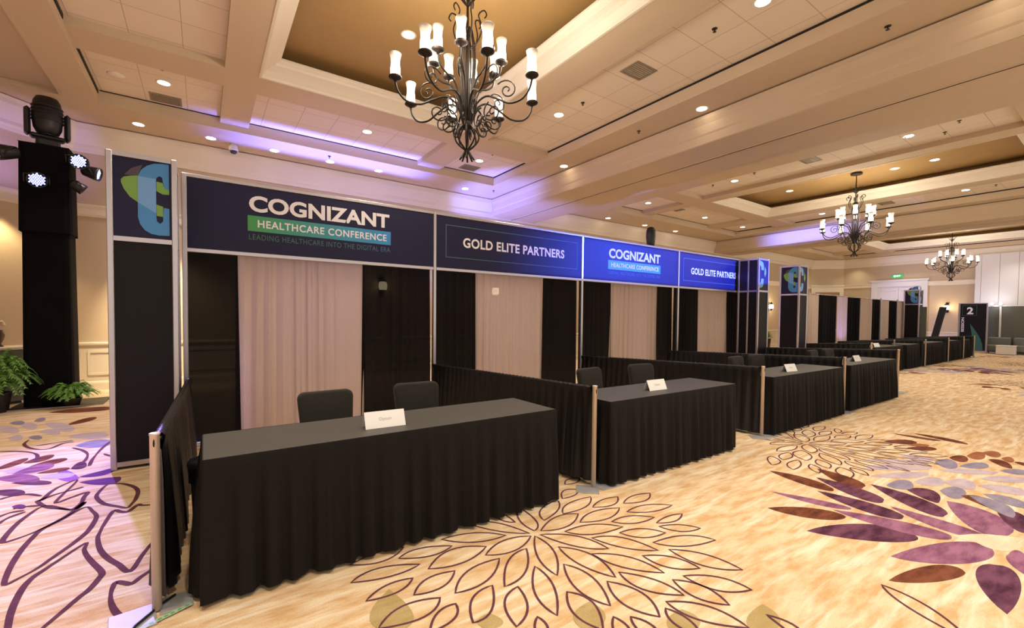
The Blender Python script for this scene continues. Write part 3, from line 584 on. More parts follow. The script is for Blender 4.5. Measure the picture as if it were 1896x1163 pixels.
# towers with the wrapped logo
LG = {'G': [(.209,2.855),(.159,2.846),(.105,2.827),(.084,2.8),(.084,2.77),(.103,2.714),(.148,2.641),(.206,2.598)],
 'D': [(.109,2.847),(.159,2.918),(.244,2.967),(.209,2.852)],
 'C': [(.449,3.005),(.391,3.004),(.33,2.992),(.278,2.963),(.235,2.916),(.213,2.863),(.207,2.813),(.206,2.455),(.22,2.391),(.254,2.335),(.305,2.302),(.366,2.293),(.449,2.298),(.449,2.566),(.404,2.571),(.399,2.481),(.399,2.436),(.376,2.409),(.35,2.43),(.346,2.474),(.347,2.828),(.35,2.856),(.372,2.879),(.394,2.87),(.4,2.826),(.415,2.762),(.449,2.734)],
 'S1': [(.35,2.823),(.398,2.815),(.415,2.762),(.449,2.751),(.449,2.706),(.397,2.703),(.349,2.729)],
 'S2': [(.347,2.596),(.4,2.581),(.399,2.481),(.349,2.485)],
 'L': [(.209,2.852),(.346,2.845),(.346,2.51),(.206,2.596)]}
CR = [[(.04,3.0),(.16,2.985),(.22,2.95),(.25,2.88),(.255,2.77),(.13,2.77),(.12,2.84),(.08,2.875),(.04,2.88)],
      [(.04,2.31),(.16,2.325),(.22,2.36),(.25,2.43),(.255,2.55),(.13,2.55),(.12,2.47),(.08,2.435),(.04,2.43)]]
CS = [[(.30,2.86),(.36,2.80),(.38,2.70),(.33,2.60),(.28,2.66),(.29,2.76)]]
def logo(t, mode, face):
    def P(u, z, e):
        if face == 'front': return (u, -e, z)
        return (-e, .49 - u, z)      # left face
    parts = []
    if mode == 'left':
        L = [('G','logo_green',.002),('D','logo_plum',.0018),('C','logo_blue',.003),('L','logo_light',.004),('S1','logo_green',.0035),('S2','logo_green',.0035)]
        for k, mm, e in L: parts.append((LG[k], mm, e))
    else:
        for p in CR: parts.append((p, 'logo_light', .003))
        for p in CS: parts.append((p, 'logo_green', .003))
    mats = sorted({p[1] for p in parts}); m = MB()
    for poly, mm, e in parts:
        m.add([P(u, z, e) for u, z in poly], [tuple(range(len(poly)))], mats.index(mm))
    return m, mats
def tower(x, y, label, left_face, mid_post=False, h=3.06):
    t = thing('exhibit_tower', label, 'tower', (x, y, 0)); w = .49
    for a, b in ((0,0),(w,0),(0,w),(w,w)):
        MB().rbox(a-.024,a+.024,b-.024,b+.024,0,h,.006).build('corner_post', ['alu'], t)
    for z0, z1 in ((.03,.075),(2.21,2.255),(h-.045,h)):
        m = MB()
        for c in (0, w): m.box(.024,w-.024,c-.018,c+.018,z0,z1); m.box(c-.018,c+.018,.024,w-.024,z0,z1)
        m.build('crossbar', ['alu'], t)
    if mid_post: MB().rbox(-.024,.0,w*.5-.02,w*.5+.02,.075,h-.045,.004).build('mid_post', ['alu'], t)
    for nm, z0, z1, mm in (('lower_panel',.075,2.21,'panel_black'), ('logo_panel',2.255,h-.045,'panel_navy')):
        MB().box(.024,w-.024,-.004,.004,z0,z1).build(nm, [mm], t) if nm == 'lower_panel' else None
        if nm == 'logo_panel':
            p = MB().box(.024,w-.024,-.004,.004,z0,z1).build(nm, [mm], t)
            mb, mats = logo(t, 'right' if left_face else 'left', 'front'); mb.v = [(a, b-.004, c) for a, b, c in mb.v]; mb.build('logo', mats, p)
        p = MB().box(-.004,.004,.024,w-.024,z0,z1).build(nm, [mm], t)
        if nm == 'logo_panel' and left_face == 'logo':
            mb, mats = logo(t, 'left', 'left'); mb.v = [(a-.004, b, c) for a, b, c in mb.v]; mb.build('logo', mats, p)
        MB().box(w-.004,w+.004,.024,w-.024,z0,z1).build(nm, [mm], t)
        MB().box(.024,w-.024,w-.004,w+.004,z0,z1).build(nm, [mm], t)
    return t
tower(-.715, 5.66, 'black display tower with blue and green letter logo at the left end of the booths', None)
tower(11.48, 5.65, 'black display tower with blue-lit logo at the right end of the header signs', 'plain', True)
tower(13.78, 5.66, 'free-standing black display tower with teal logo beyond the gap', 'logo')
tower(25.22, 5.66, 'farthest display tower with blue logo, at the end of the unsigned drapes', 'logo', False, 2.86)
MB().rbox(0,.025,-.24,.0,.0,2.12,.004).build('wing_panel', ['olive'], None, (25.30, 5.66, 0))
tag(bpy.data.objects['wing_panel'], 'narrow olive wing panel attached in front of the farthest display tower', 'panel')

# ------------------------------------------------------------------ drapes
def drape(x0, x1, y, z0, z1, mm, label, cat='drape', n=None, amp=.028, group=None, flare=.05):
    w = x1 - x0; n = n or max(3, int(w / .13)); k = n * 8
    ph = [random.uniform(0, 6.28) for _ in range(6)]
    rows = []
    for r in range(9):
        f = r / 8; z = z1 + (z0 - z1) * f; row = []
        for j in range(k+1):
            u = j / k
            wob = .55*math.sin(5.1*u*w + ph[0]) + .3*math.sin(9.7*u*w + ph[1] + f*.6)
            a = amp * (.45 + .55*f) * max(.12, .75 + .55*math.sin(3.3*u*w + ph[2]) + .35*math.sin(7.9*u*w + ph[4]))
            yy = a * math.sin(2*PI*n*(u + .012*math.sin(8*u + ph[3]) ) + wob*2 + .3*math.sin(2*f + ph[4]))
            xx = x0 + u*w + (u-.5) * flare * f + .01*math.sin(2*PI*n*u*2 + ph[5])
            row.append((xx, yy, z))
        rows.append(row)
    o = MB().grid(rows).build('drape', [mm], None, (0, y, 0))
    tag(o, label, cat, group)
    rod = MB().tube([(x0, 0, z1-.01), (x1, 0, z1-.01)], .016).build('rod', ['alu'], o)
    return o
G1 = 'black drapes behind the signed booths'; G2 = 'tan drapes behind the signed booths'
drape(-.15, .34, 6.32, .02, 2.42, 'sheer_black', 'black drape left of the widest tan drape, beside the left tower', group=G1)
drape(.33, 1.86, 6.34, .02, 2.42, 'tan_fabric', 'widest tan drape, behind the nearest table and its first chair', group=G2)
drape(1.85, 2.86, 6.32, .02, 2.42, 'sheer_black', 'black drape right of the widest tan drape, behind the nearest booth', group=G1)
drape(2.90, 3.66, 6.32, .02, 2.42, 'sheer_black', 'black drape under the left part of the first partners sign', group=G1)
drape(3.65, 5.08, 6.34, .02, 2.42, 'tan_fabric', 'tan drape under the middle of the first partners sign', group=G2)
drape(5.07, 5.91, 6.32, .02, 2.42, 'sheer_black', 'black drape under the right end of the first partners sign', group=G1)
drape(5.95, 6.85, 6.32, .02, 2.42, 'sheer_black', 'black drape under the left part of the blue conference name sign', group=G1)
drape(6.84, 8.37, 6.34, .02, 2.42, 'tan_fabric', 'tan drape under the middle of the blue conference name sign', group=G2)
drape(8.36, 8.93, 6.32, .02, 2.42, 'sheer_black', 'black drape under the right end of the blue conference name sign', group=G1)
drape(8.97, 9.93, 6.32, .02, 2.42, 'sheer_black', 'black drape under the left part of the rightmost blue partners sign', group=G1)
drape(9.92, 11.22, 6.34, .02, 2.42, 'tan_fabric', 'tan drape under the middle of the rightmost blue partners sign', group=G2)
drape(11.21, 12.0, 6.32, .02, 2.42, 'sheer_black', 'black drape behind the tower at the end of the header signs', group=G1)
far = [(14.9,15.84,0,'black drape just right of the free-standing tower'), (15.84,16.65,1,'first tan drape of the unsigned far row, next to the free-standing tower'),
 (16.65,18.16,0,'wide black drape between the first two tan drapes of the far row'), (18.16,19.13,2,'lavender-lit tan drape, second of the far row'),
 (19.13,20.34,0,'black drape right of the lavender-lit drape in the far row'), (20.34,21.6,1,'third tan drape of the far row, left of the first far upright'),
 (21.6,22.58,0,'black drape behind the first far upright'), (22.58,23.56,1,'fourth tan drape, between the two far uprights'),
 (23.56,24.76,0,'black drape behind the second far upright'), (24.76,26.04,1,'last tan drape of the far row'), (26.04,27.4,0,'last black drape, behind the farthest display tower')]
for x0, x1, k, lb in far:
    drape(x0, x1, 6.24, .02, 2.37, ['black_fabric','tan_fabric','tan_fabric'][k], lb, group='drapes of the far booth row', n=max(3, int((x1-x0)/.2)), flare=0)
upright(22.14, 'slim upright among the far drapes, nearer of the two', 6.12, 2.42)
upright(24.18, 'slim upright among the far drapes, farther of the two', 6.12, 2.42)

# ------------------------------------------------------------------ side rails and their posts
def rail_post(x, y, label, group=None, tape=False, h=.914):
    t = thing('rail_post', label, 'post', (x, y, 0), 0, group)
    MB().lathe([(.021,.008),(.021,h-.012),(.0235,h-.010),(.0235,h-.002),(.019,h)], n=16).build('pole', ['post_metal'], t)
    MB().lathe([(.009,0),(.009,.002)], n=10, axis=Matrix.Diagonal((.45,2.2,1)).to_3x3()).build('slot', ['slot'], t, (0,0,0))
    s = t.children[-1]; s.rotation_euler = (PI/2, 0, -.07); s.location = (-.002, -.0205, h-.05)
    m = MB().rbox(-.15,.02,-.05,.15,0,.007,.002).move(rz=PI*.25).build('base_plate', ['steel_plate'], t)
    MB().rbox(.02,.26,-.10,.10,0,.006,.002).move(rz=-.05).build('base_plate', ['steel_plate'], t)
    return t
p1 = rail_post(-.205, 2.845, 'silver rail post at the left front corner, with green tape on its foot plate')
for c in list(p1.children):
    if c.name.startswith('base_plate'): bpy.data.objects.remove(c)
MB().rbox(-.185,-.005,-.13,.075,0,.008,.002).move(rz=.12).build('base_plate', ['steel_plate'], p1)
MB().rbox(.012,.15,-.055,.10,0,.007,.002).move(rz=.05).build('base_plate', ['steel_plate'], p1)
tp = MB().add([(-.072,-.128,.0092),(-.045,-.148,.0092),(.150,-.055,.0092),(.135,-.028,.0092)], [(0,1,2,3)]).build('tape_strip', ['green_tape'], p1)
for f in (.22,.38,.5,.62,.76,.92):
    a = Vector((-.058,-.138,.0096)).lerp(Vector((.142,-.042,.0096)), f); d = Vector((.9,.43,0)).normalized(); n_ = Vector((-d.y,d.x,0))
    if f == .22: mk = MB()
    mk.add([a-d*.009-n_*.008, a+d*.009-n_*.006, a+d*.008+n_*.008, a-d*.008+n_*.007], [(0,1,2,3)])
mk.build('tape_marking', ['green_mark'], tp)
rail_post(2.845, 2.79, 'silver rail post between the first and second tables, on grey foot plates')
rail_post(5.91, 2.82, 'silver rail post between the second and third tables')
rail_post(8.62, 2.83, 'silver rail post between the third and fourth tables')
rail_post(11.95, 2.98, 'silver rail post just past the fourth table, mostly hidden by it')
for x, y, lb in ((14.94,4.3,'first silver post of the far row, standing left of a white card'), (17.79,4.55,'second silver post of the far row, set back behind the skirts'),
                 (19.5,4.18,'third silver post of the far row'), (22.55,4.2,'fourth silver post of the far row'),
                 (24.9,4.2,'fifth silver post of the far row'), (26.75,4.2,'last silver post, at the far end of the black rails')):
    rail_post(x, y, lb)

def side_rail(x, y0, y1, label, za=.905, zb=.80, pocket=.026, rz=0.0):
    t = thing('side_rail_drape', label, 'drape', (x, y0, 0), rz)
    L = y1 - y0; n = int(L / .12); k = n * 6; ph = random.uniform(0, 6); rows = []
    prof = [(.0,.055,1.1),(.25,.046,1.),(.5,.034,.9),(.75,.024,.75),(.93,.014,.45)]
    for side in (1, -1):
        seq = []
        for f, off_, am in (prof if side == 1 else prof[::-1]):
            row = []
            for j in range(k+1):
                u = j / k; zt = za + (zb-za)*u - .03
                fold = .017*am*math.sin(2*PI*n*u + ph + .8*math.sin(5*u)) + .008*am*math.sin(23*u+ph)
                row.append((side*off_*min(1, .12 + u*L/.22) + fold, u*L, .045 + (zt-.045)*f))
            seq.append(row)
        rows += seq
        if side == 1:
            for a in (20, 60, 90, 120, 160):
                a = math.radians(a); row = []
                for j in range(k+1):
                    u = j / k; zt = za + (zb-za)*u - .026; rr = pocket*(1 + .12*math.sin(2*PI*n*1.7*u + ph))
                    row.append((rr*math.cos(a), u*L, zt + rr*math.sin(a)*1.0))
                rows.append(row)
    MB().grid(rows).build('curtain', ['rail_fabric'], t)
    MB().tube([(0,.06,za-.037),(0,L+.02,zb-.035)], .0145).build('rail', ['alu'], t)
    return t
side_rail(-.19, 2.87, 6.12, 'low black rail drape at the left end of the booths, behind the taped post', rz=-.018)
side_rail(2.85, 2.83, 6.15, 'low black rail drape between the first and second booths')
side_rail(5.92, 2.86, 6.15, 'low black rail drape between the second and third booths')
side_rail(8.63, 2.87, 6.15, 'low black rail drape between the third and fourth booths')
side_rail(11.95, 3.02, 5.62, 'low black rail drape at the right side of the fourth table')
for x, lb in ((14.94,'first low rail drape of the far row, beside the white card'), (17.79,'second low rail drape of the far row'), (19.5,'third low rail drape of the far row'),
              (22.55,'fourth low rail drape of the far row'), (24.9,'fifth low rail drape of the far row'), (26.75,'last low rail drape, at the end of the far row')):
    side_rail(x, {17.79: 4.60, 14.94: 4.34}.get(x, 4.23), 6.05, lb)

# ------------------------------------------------------------------ tables
def table(x0, x1, y0, label, dep=.60, n=None, zb=.02, group=None, pr=.135):
    t = thing('draped_table', label, 'table', (x0, y0, 0), 0, group); w = x1 - x0
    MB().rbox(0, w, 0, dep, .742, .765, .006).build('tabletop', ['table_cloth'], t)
    # pleated skirt around the four sides
    P = []; per = 2*(w+dep); r = .04
    def pt(s):
        s %= per
        if s < w: return (s, 0), (0,-1)
        s -= w
        if s < dep: return (w, s), (1,0)
        s -= dep
        if s < w: return (w-s, dep), (0,1)
        s -= w
        return (0, dep-s), (-1,0)
    k = int(per / .016); nf = int(per / pr); ph = [random.uniform(0,6) for _ in range(4)]; rows = []
    for z, am, out in ((.765,.0,.002),(.757,.05,.006),(.70,.12,.008),(.60,.42,.013),(.45,.75,.019),(.25,1.,.025),(.10,1.1,.028),(zb,1.12,.030)):
        row = []
        for j in range(k):
            s = per * j / k; (x, y), (nx, ny) = pt(s)
            (xa, ya), (na, nb) = pt(s-.05); (xc, yc), (nc, nd) = pt(s+.05)
            nx, ny = (nx+na+nc)/3, (ny+nb+nd)/3
            u = 2*PI*nf*j/k
            wv = math.sin(u + .9*math.sin(u*.31+ph[0])) + .4*math.sin(u*2.13+ph[1]) + .35*math.sin(u*.43+ph[2])
            d = out + .022*am*wv
            row.append((x+nx*d, y+ny*d, z if z > zb else z + .012*math.sin(u*.27+ph[3])*0 + .006*abs(wv)))
        rows.append(row)
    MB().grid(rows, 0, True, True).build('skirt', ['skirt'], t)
    return t
table(-.01, 2.36, 2.75, 'nearest black-skirted table with charcoal top, in front of two chairs', n=40)
table(2.975, 5.07, 2.72, 'second black-skirted table from the left, with a grey sheen on its top')
table(6.06, 8.36, 2.76, 'third black-skirted table from the left, with a small white card')
table(8.79, 11.12, 2.80, 'fourth black-skirted table, at the right end of the near row')
for x0, x1, lb in ((15.15,17.55,'first skirted table of the far row, carrying a white card near its front'), (17.95,19.30,'short skirted table in the far row, behind a set-back post'),
                   (19.72,22.3,'skirted table in the far row with a small white card at its left end'), (22.75,24.7,'skirted table second from the far end of the row'),
                   (25.1,26.5,'last skirted table, at the far end of the row')):
    table(x0, x1, 4.28, lb, zb=.02)

# ------------------------------------------------------------------ chairs
def rounded_back(w0, w1, z0, z1, y0, y1, th, rc=.07):
    m = MB(); rings = []
    def outline(s):
        pts = []
        for cx, cz, a0 in ((1,1,0),(-1,1,90),(-1,-1,180),(1,-1,270)):
            for a in range(0, 91, 18):
                an = math.radians(a0+a); hz = (z1-z0)/2; zz = cz*(hz-rc) + rc*math.sin(an)
                wz = w0 + (w1-w0)*((zz+hz)/(2*hz))
                xx = cx*(wz/2-rc) + rc*math.cos(an)
                pts.append((xx*s[0], (zz*s[1])+ (z0+z1)/2))
        return pts
    for s, d in (((.0,.0),.5),((.86,.9),.5),((.96,.975),.42),((1,1),.2),((1,1),-.2),((.96,.975),-.42),((.86,.9),-.5),((0,0),-.5)):
        row = []
        for x, z in outline(s):
            f = (z-z0)/(z1-z0); yc = y0 + (y1-y0)*f + .015*(1-(2*x/w1)**2)
            row.append((x, yc - d*th, z))
        rings.append(row)
    return m.grid(rings, 0, True, True)
def chair():
    t = thing('banquet_chair', 'charcoal padded chair', 'chair')
    rounded_back(.40,.455,.49,.872,.20,.27,.075,.06).build('backrest', ['chair'], t)
    s = MB(); rows = []
    for z, k in ((.40,.9),(.415,.98),(.45,1),(.485,.98),(.505,.9),(.51,.55)):
        row = []
        for a in range(32):
            an = 2*PI*a/32; c, q = math.cos(an), math.sin(an); e = .35
            row.append((.225*k*math.copysign(abs(c)**e, c), .225*k*math.copysign(abs(q)**e, q), z))
        rows.append(row)
    s.grid(rows, 0, True, True); s.add([rows[-1][i] for i in range(32)], [tuple(range(32))], 0); s.add([rows[0][i] for i in range(32)], [tuple(range(31,-1,-1))], 0)
    s.build('seat', ['chair'], t)
    for x in (-.18, .18):
        MB().tube([(x,-.17,.41),(x*1.08,-.20,.0)], .013).build('leg', ['chair_leg'], t)
        MB().tube([(x,.25,.76),(x,.215,.52),(x,.20,.42),(x*1.08,.27,.0)], .013).build('leg', ['chair_leg'], t)
    return t
ch = chair()
spots = [(.86,3.72,.03,'charcoal chair in front of the widest tan drape, behind the nearest table'), (1.68,3.78,-.05,'charcoal chair behind the nearest table, against the black drape'),
 (4.08,3.82,.1,'left chair behind the second table'), (5.03,3.82,-.12,'right chair behind the second table'),
 (7.60,3.82,.05,'left chair behind the third table'), (8.31,3.84,-.06,'right chair behind the third table'),
 (10.72,3.84,.05,'left chair behind the fourth table, barely showing above the rail'), (11.55,3.86,-.05,'right chair behind the fourth table, barely showing above the rail')]
for i, (x, y, r, lb) in enumerate(spots):
    if i == 0: ch.location = (x, y, 0); ch.rotation_euler = (0, 0, r); ch['label'] = lb; ch['group'] = 'chairs behind the booth tables'
    else: dup(ch, (x, y, 0), r, lb, 'chairs behind the booth tables')

# ------------------------------------------------------------------ name cards
def card(x, y, z, rz, label, txt='Optum'):
    t = MB(); a, hh, d = .135, .105, .045
    for s in (1, -1):
        t.add([(-a,s*d,0),(a,s*d,0),(a,0,hh),(-a,0,hh)], [(0,1,2,3)])
        t.add([(-a,s*(d-.002),0),(a,s*(d-.002),0),(a,0,hh-.002),(-a,0,hh-.002)], [(3,2,1,0)])
    o = t.build('name_card', ['white_card'], None, (x, y, z), rz); tag(o, label, 'card', 'folded name cards on the tables')
    m = MB(); sl = d/hh
    put_text(m, txt, -.042, 0, .040, .085, .026, rot=None)
    m.v = [(x_, -(d - z_*sl) - .0012, z_) for x_, y_, z_ in m.v]
    m.build('printed_name', ['print_grey'], o)
    return o
card(1.005, 2.95, .7655, -.04, 'folded white name card on the nearest table')
card(3.90, 2.95, .7655, -.04, 'folded white name card on the second table')
card(6.99, 2.97, .7655, -.1, 'folded white name card on the third table')
card(9.83, 3.06, .7655, -.05, 'folded white name card on the fourth table')
card(15.79, 4.45, .7655, -.2, 'folded white name card on the first table of the far row')
card(19.87, 4.42, .7655, .4, 'small white card standing by the third post of the far row')

# bin and cable behind the left rail
t = thing('waste_bin', 'small grey waste bin with black liner between the left rail drape and nearest table', 'bin', (.02, 3.74, 0))
MB().lathe([(.085,0),(.105,.47),(.11,.48),(.10,.48),(.08,.02)], n=20).build('body', ['bin'], t)
rows = []
for z, r, a in ((.36,.112,.003),(.46,.119,.006),(.49,.12,.010),(.505,.10,.014),(.52,.06,.012),(.56,.025,.008),(.62,.012,.005)):
    rows.append([((r+a*math.sin(j*1.9+z*40))*math.cos(2*PI*j/24), (r+a*math.sin(j*1.3+z*25))*math.sin(2*PI*j/24), z) for j in range(24)])
MB().grid(rows, 0, True, True).build('liner', ['bag'], t)
o = MB().tube([(-.135,2.93,.014),(-.19,2.87,.016),(-.235,2.80,.016),(-.28,2.735,.016),(-.31,2.66,.008),(-.36,2.55,.007),(-.47,2.40,.007)], .0065).build('floor_cable', ['black_plastic'])
tag(o, 'black cable on the carpet crossing the foot plate at the taped post', 'cable')

# ------------------------------------------------------------------ chandeliers
def spiral(c, r0, turns, dirx, up, a0, n=26, r1=.012):
    pts = []
    for i in range(n+1):
        f = i/n; r = r0 + (r1-r0)*f**.8; a = a0 + turns*2*PI*f
        pts.append((c[0] + r*math.cos(a)*dirx, 0, c[1] + r*math.sin(a)*up))
    return pts
def spl(pts, n=5): return smooth_line([Vector(p) for p in pts], False, n)
def chandelier():
    t = thing('chandelier', 'x', 'chandelier')
    MB().lathe([(.0,2.34),(.135,2.34),(.14,2.325),(.135,2.30),(.06,2.285),(.02,2.27)][::-1], n=24).build('canopy', ['iron'], t)
    MB().tube([(0,0,.40),(0,0,1.2),(0,0,2.29)], [.02,.018,.011], 10).build('stem', ['iron'], t)
    m = MB()
    for k in range(10):
        a = 2*PI*k/10; c, s = math.cos(a), math.sin(a)
        pr_ = [(.05,.44),(.05,.60),(.075,.85),(.095,1.1),(.085,1.32),(.05,1.5)]
        m.tube([(r*c, r*s, z) for r, z in pr_], .0085, 6)
    m.lathe([(.05,.36),(.066,.39),(.06,.44),(.05,.47)], n=14)
    m.lathe([(.04,1.47),(.06,1.5),(.04,1.53)], n=14)
    m.build('rod_bundle', ['iron'], t)
    m = MB()
    for k in range(8):
        a = 2*PI*k/8 + .2; c, s = math.cos(a), math.sin(a)
        p = spl([(.05,0,.40),(.115,0,.33),(.14,0,.26),(.11,0,.19),(.035,0,.125),(.02,0,.11),(.045,0,.06),(.085,0,.0)])
        m.tube([(q.x*c, q.x*s, q.z) for q in p], .0105, 6)
    m.lathe([(.02,.10),(.034,.12),(.02,.14)], n=12)
    m.build('basket', ['iron'], t)
    # crown of curls under the canopy
    for k in range(6):
        a = 2*PI*k/6 + .3; c, s = math.cos(a), math.sin(a); m = MB()
        p = spl([(.03,0,1.30),(.12,0,1.36),(.17,0,1.52),(.13,0,1.66),(.19,0,1.71),(.225,0,1.66),(.20,0,1.62)])
        m.tube([(q.x*c, q.x*s, q.z) for q in p], .008, 6); m.build('crown_curl', ['iron'], t)
    for k in range(8):
        a = 2*PI*k/8; c, s = math.cos(a), math.sin(a); m = MB()
        p = spl([(.012,0,1.78),(.06,0,1.84),(.10,0,1.90),(.15,0,1.98)])
        m.tube([(q.x*c, q.x*s, q.z) for q in p], [.009]*10 + [.004]*(len(p)-10), 6); m.build('crown_spike', ['iron'], t)
    def arm(ang, path, scrolls, tip):
        c, s = math.cos(ang), math.sin(ang); m = MB()
        m.tube([(q.x*c, q.x*s, q.z) for q in spl(path)], .0115, 7)
        for sc in scrolls: m.tube([(q[0]*c, q[0]*s, q[2]) for q in sc], .0085, 6)
        o = m.build('arm', ['iron'], t)
        r, z = tip; lx, ly = r*c, r*s
        MB().lathe([(.012,-.045),(.02,-.03),(.055,-.015),(.075,.0),(.072,.012),(.05,.014)], lx, ly, 16, z0=z).build('candle_cup', ['iron'], o)
        MB().lathe([(.050,.014),(.054,.03),(.0535,.10),(.047,.155),(.05,.20),(.064,.262),(.0615,.262),(.0475,.20),(.0445,.155)], lx, ly, 18, z0=z).build('glass_shade', ['shade'], o)
    base = math.radians(30) - PI/8; base2 = math.radians(6)
    for k in range(8):
        arm(base + PI/8 + k*PI/4, [(.055,0,.44),(.12,0,.62),(.25,0,.69),(.40,0,.63),(.55,0,.555),(.70,0,.57),(.79,0,.66),(.82,0,.76)],
            [spiral((.34,.50), .135, 1.6, 1, 1, 2.0)], (.82,.80))
        arm(base2 + k*PI/4, [(.05,0,.42),(.10,0,.68),(.18,0,.86),(.29,0,.91),(.375,0,.98),(.40,0,1.07)],
            [spiral((.47,.80), .13, -1.6, 1, 1, 2.6), spiral((.23,.40), .12, 1.5, 1, 1, 1.2)], (.40,1.115))
    return t
c0 = chandelier()
c0.location = (2.57, 4.65, 3.36); c0['label'] = 'nearest large iron chandelier, hanging in the first gold ceiling tray'
dup(c0, (15.25, 4.86, 3.34), .2, 'middle iron chandelier, hanging in the second gold ceiling tray')
dup(c0, (27.6, 5.15, 3.32), .5, 'farthest iron chandelier, in front of the far wall by the white panels')
for o in (c0,): pass
for o in [x for x in S.objects if x.parent is None and x.name.startswith('chandelier')]: o['group'] = 'iron chandeliers'

# ------------------------------------------------------------------ lights
def lamp(kind, name, loc, energy, color, **kw):
    l = bpy.data.lights.new(name, kind); l.energy = energy; l.color = color
    for k, v in kw.items(): setattr(l, k, v)
    o = bpy.data.objects.new(name, l); COL.objects.link(o); o.location = loc; return o
def aim(o, target, roll=None):
    d = Vector(target) - o.location; o.rotation_euler = d.to_track_quat('-Z', 'Y').to_euler(); return o
def shutters(o, xl, xh, yl, yh):
    """a profile spot: four soft shutters cut the beam; each is (position, softness) as slope across the beam"""
    l = o.data; l.use_nodes = True; nt = l.node_tree; em = nt.nodes['Emission']; N = nt.nodes.new; L = nt.links.new
    tc = N('ShaderNodeTexCoord'); sp = N('ShaderNodeSeparateXYZ'); L(tc.outputs['Normal'], sp.inputs[0]); fac = None
    for ax, (lo, slo), (hi, shi) in (('X', xl, xh), ('Y', yl, yh)):
        dv = N('ShaderNodeMath'); dv.operation = 'DIVIDE'; L(sp.outputs[ax], dv.inputs[0]); L(sp.outputs['Z'], dv.inputs[1])
        for e0, e1 in ((lo, lo + slo), (hi, hi - shi)):
            mr = N('ShaderNodeMapRange'); mr.interpolation_type = 'SMOOTHSTEP'
            mr.inputs['From Min'].default_value = min(e0, e1); mr.inputs['From Max'].default_value = max(e0, e1)
            mr.inputs['To Min'].default_value = 0 if e0 < e1 else 1; mr.inputs['To Max'].default_value = 1 if e0 < e1 else 0
            L(dv.outputs[0], mr.inputs['Value'])
            if fac is None: fac = mr.outputs[0]
            else:
                mu = N('ShaderNodeMath'); mu.operation = 'MULTIPLY'; L(fac, mu.inputs[0]); L(mr.outputs[0], mu.inputs[1]); fac = mu.outputs[0]
    L(fac, em.inputs['Strength']); return o

WARM = (1.0, .905, .76)
E_DOWN, E_CH = 190, 88
def downlight():
    t = thing('recessed_downlight', 'x', 'light')
    MB().lathe([(.085,-.002),(.10,-.008),(.112,-.006),(.114,0),(.085,.0)], n=24).build('trim_ring', ['trim_white'], t)
    MB().lathe([(.0,-.003),(.085,-.003)][::-1], n=24).build('lamp', ['lamp'], t)
    return t
d0 = downlight(); used = [0]
def put_down(x, y, z, label, e=1.0, beam=True, grp=None, ang=None):
    if not used[0]: r = d0; r.location = (x, y, z); r['label'] = label; used[0] = 1
    else: r = dup(d0, (x, y, z), None, label)
    r['group'] = grp or 'recessed ceiling downlights'
    if beam:
        o = lamp('SPOT', 'downlight_beam', (x, y, z-.03), E_DOWN*e, WARM, spot_size=math.radians(ang or (84 if z == ZS else 112)), spot_blend=1, shadow_soft_size=.07)
ordn = ['first', 'second', 'third', 'fourth', 'fifth', 'sixth']
for i, (x, y) in enumerate(((-.98,11.19),(.17,11.17),(1.33,11.16),(2.5,11.17),(3.64,11.14),(6.14,11.2))):
    put_down(x, y, ZS, f'{ordn[i]} downlight from the left in the soffit along the back wall', .35 if i == 0 else .55)
for x, y, lb in ((7.15,8.14,'downlight in the soffit beside the nearest cross beam, nearer the back wall'), (7.12,4.53,'downlight in the soffit beside the nearest cross beam, right of the nearest chandelier'),
                 (7.1,1.0,'downlight in the soffit beside the nearest cross beam, at the top edge of the view')):
    put_down(x, y, ZS, lb, .8, ang=62)
for x, y, lb in ((-.50,9.54,'downlight in the left corner ceiling tiles, beside an air vent'), (2.87,9.5,'downlight in the tile strip behind the nearest chandelier'),
                 (5.66,9.6,'downlight in the small corner tile panel below the nearest chandelier'), (5.61,6.55,'downlight in the tile panel right of the nearest chandelier'),
                 (5.63,2.8,'large downlight in the tile panel at the top edge of the view')):
    put_down(x, y, ZT, lb, 1)
for x, y, lb in ((12.27,9.7,'downlight in the second bay, tile strip nearest the back wall and first beam'), (12.23,6.73,'downlight in the second bay, left tile strip, middle of its length'),
                 (12.16,2.99,'downlight in the second bay, left tile strip, right part of the view'), (15.74,9.79,'downlight in the second bay, tile strip near the back wall'),
                 (18.6,9.85,'downlight in the second bay, far back corner tile panel'), (18.52,6.91,'downlight in the far tile strip behind the middle chandelier'), (18.47,3.2,'downlight in the far tile strip at the right of the view')):
    put_down(x, y, ZT, lb, .75)
for x, y, lb in ((10.3,11.28,'first small downlight in the back soffit of the second bay'), (12.13,11.35,'second small downlight in the back soffit of the second bay'),
                 (14.18,11.35,'third small downlight in the back soffit of the second bay, beside the moving light'), (16.14,11.35,'fourth small downlight in the back soffit of the second bay')):
    put_down(x, y, ZS, lb, .6)
for x, y, lb in ((2.55,6.42,'downlight in the first gold tray, left of the nearest chandelier'), (15.69,6.8,'downlight in the second gold tray, left of the middle chandelier'),
                 (15.67,4.12,'dim downlight in the second gold tray, right of the middle chandelier'), (15.64,3.3,'bright downlight in the second gold tray, far right')):
    put_down(x, y, 5.70, lb, .75)
put_down(23.0, 9.6, ZS, 'downlight in the third bay, above the far drapes', .7)
put_down(26.5, 10.0, ZT, 'downlight in the third bay, tile strip near the far corner', .7)
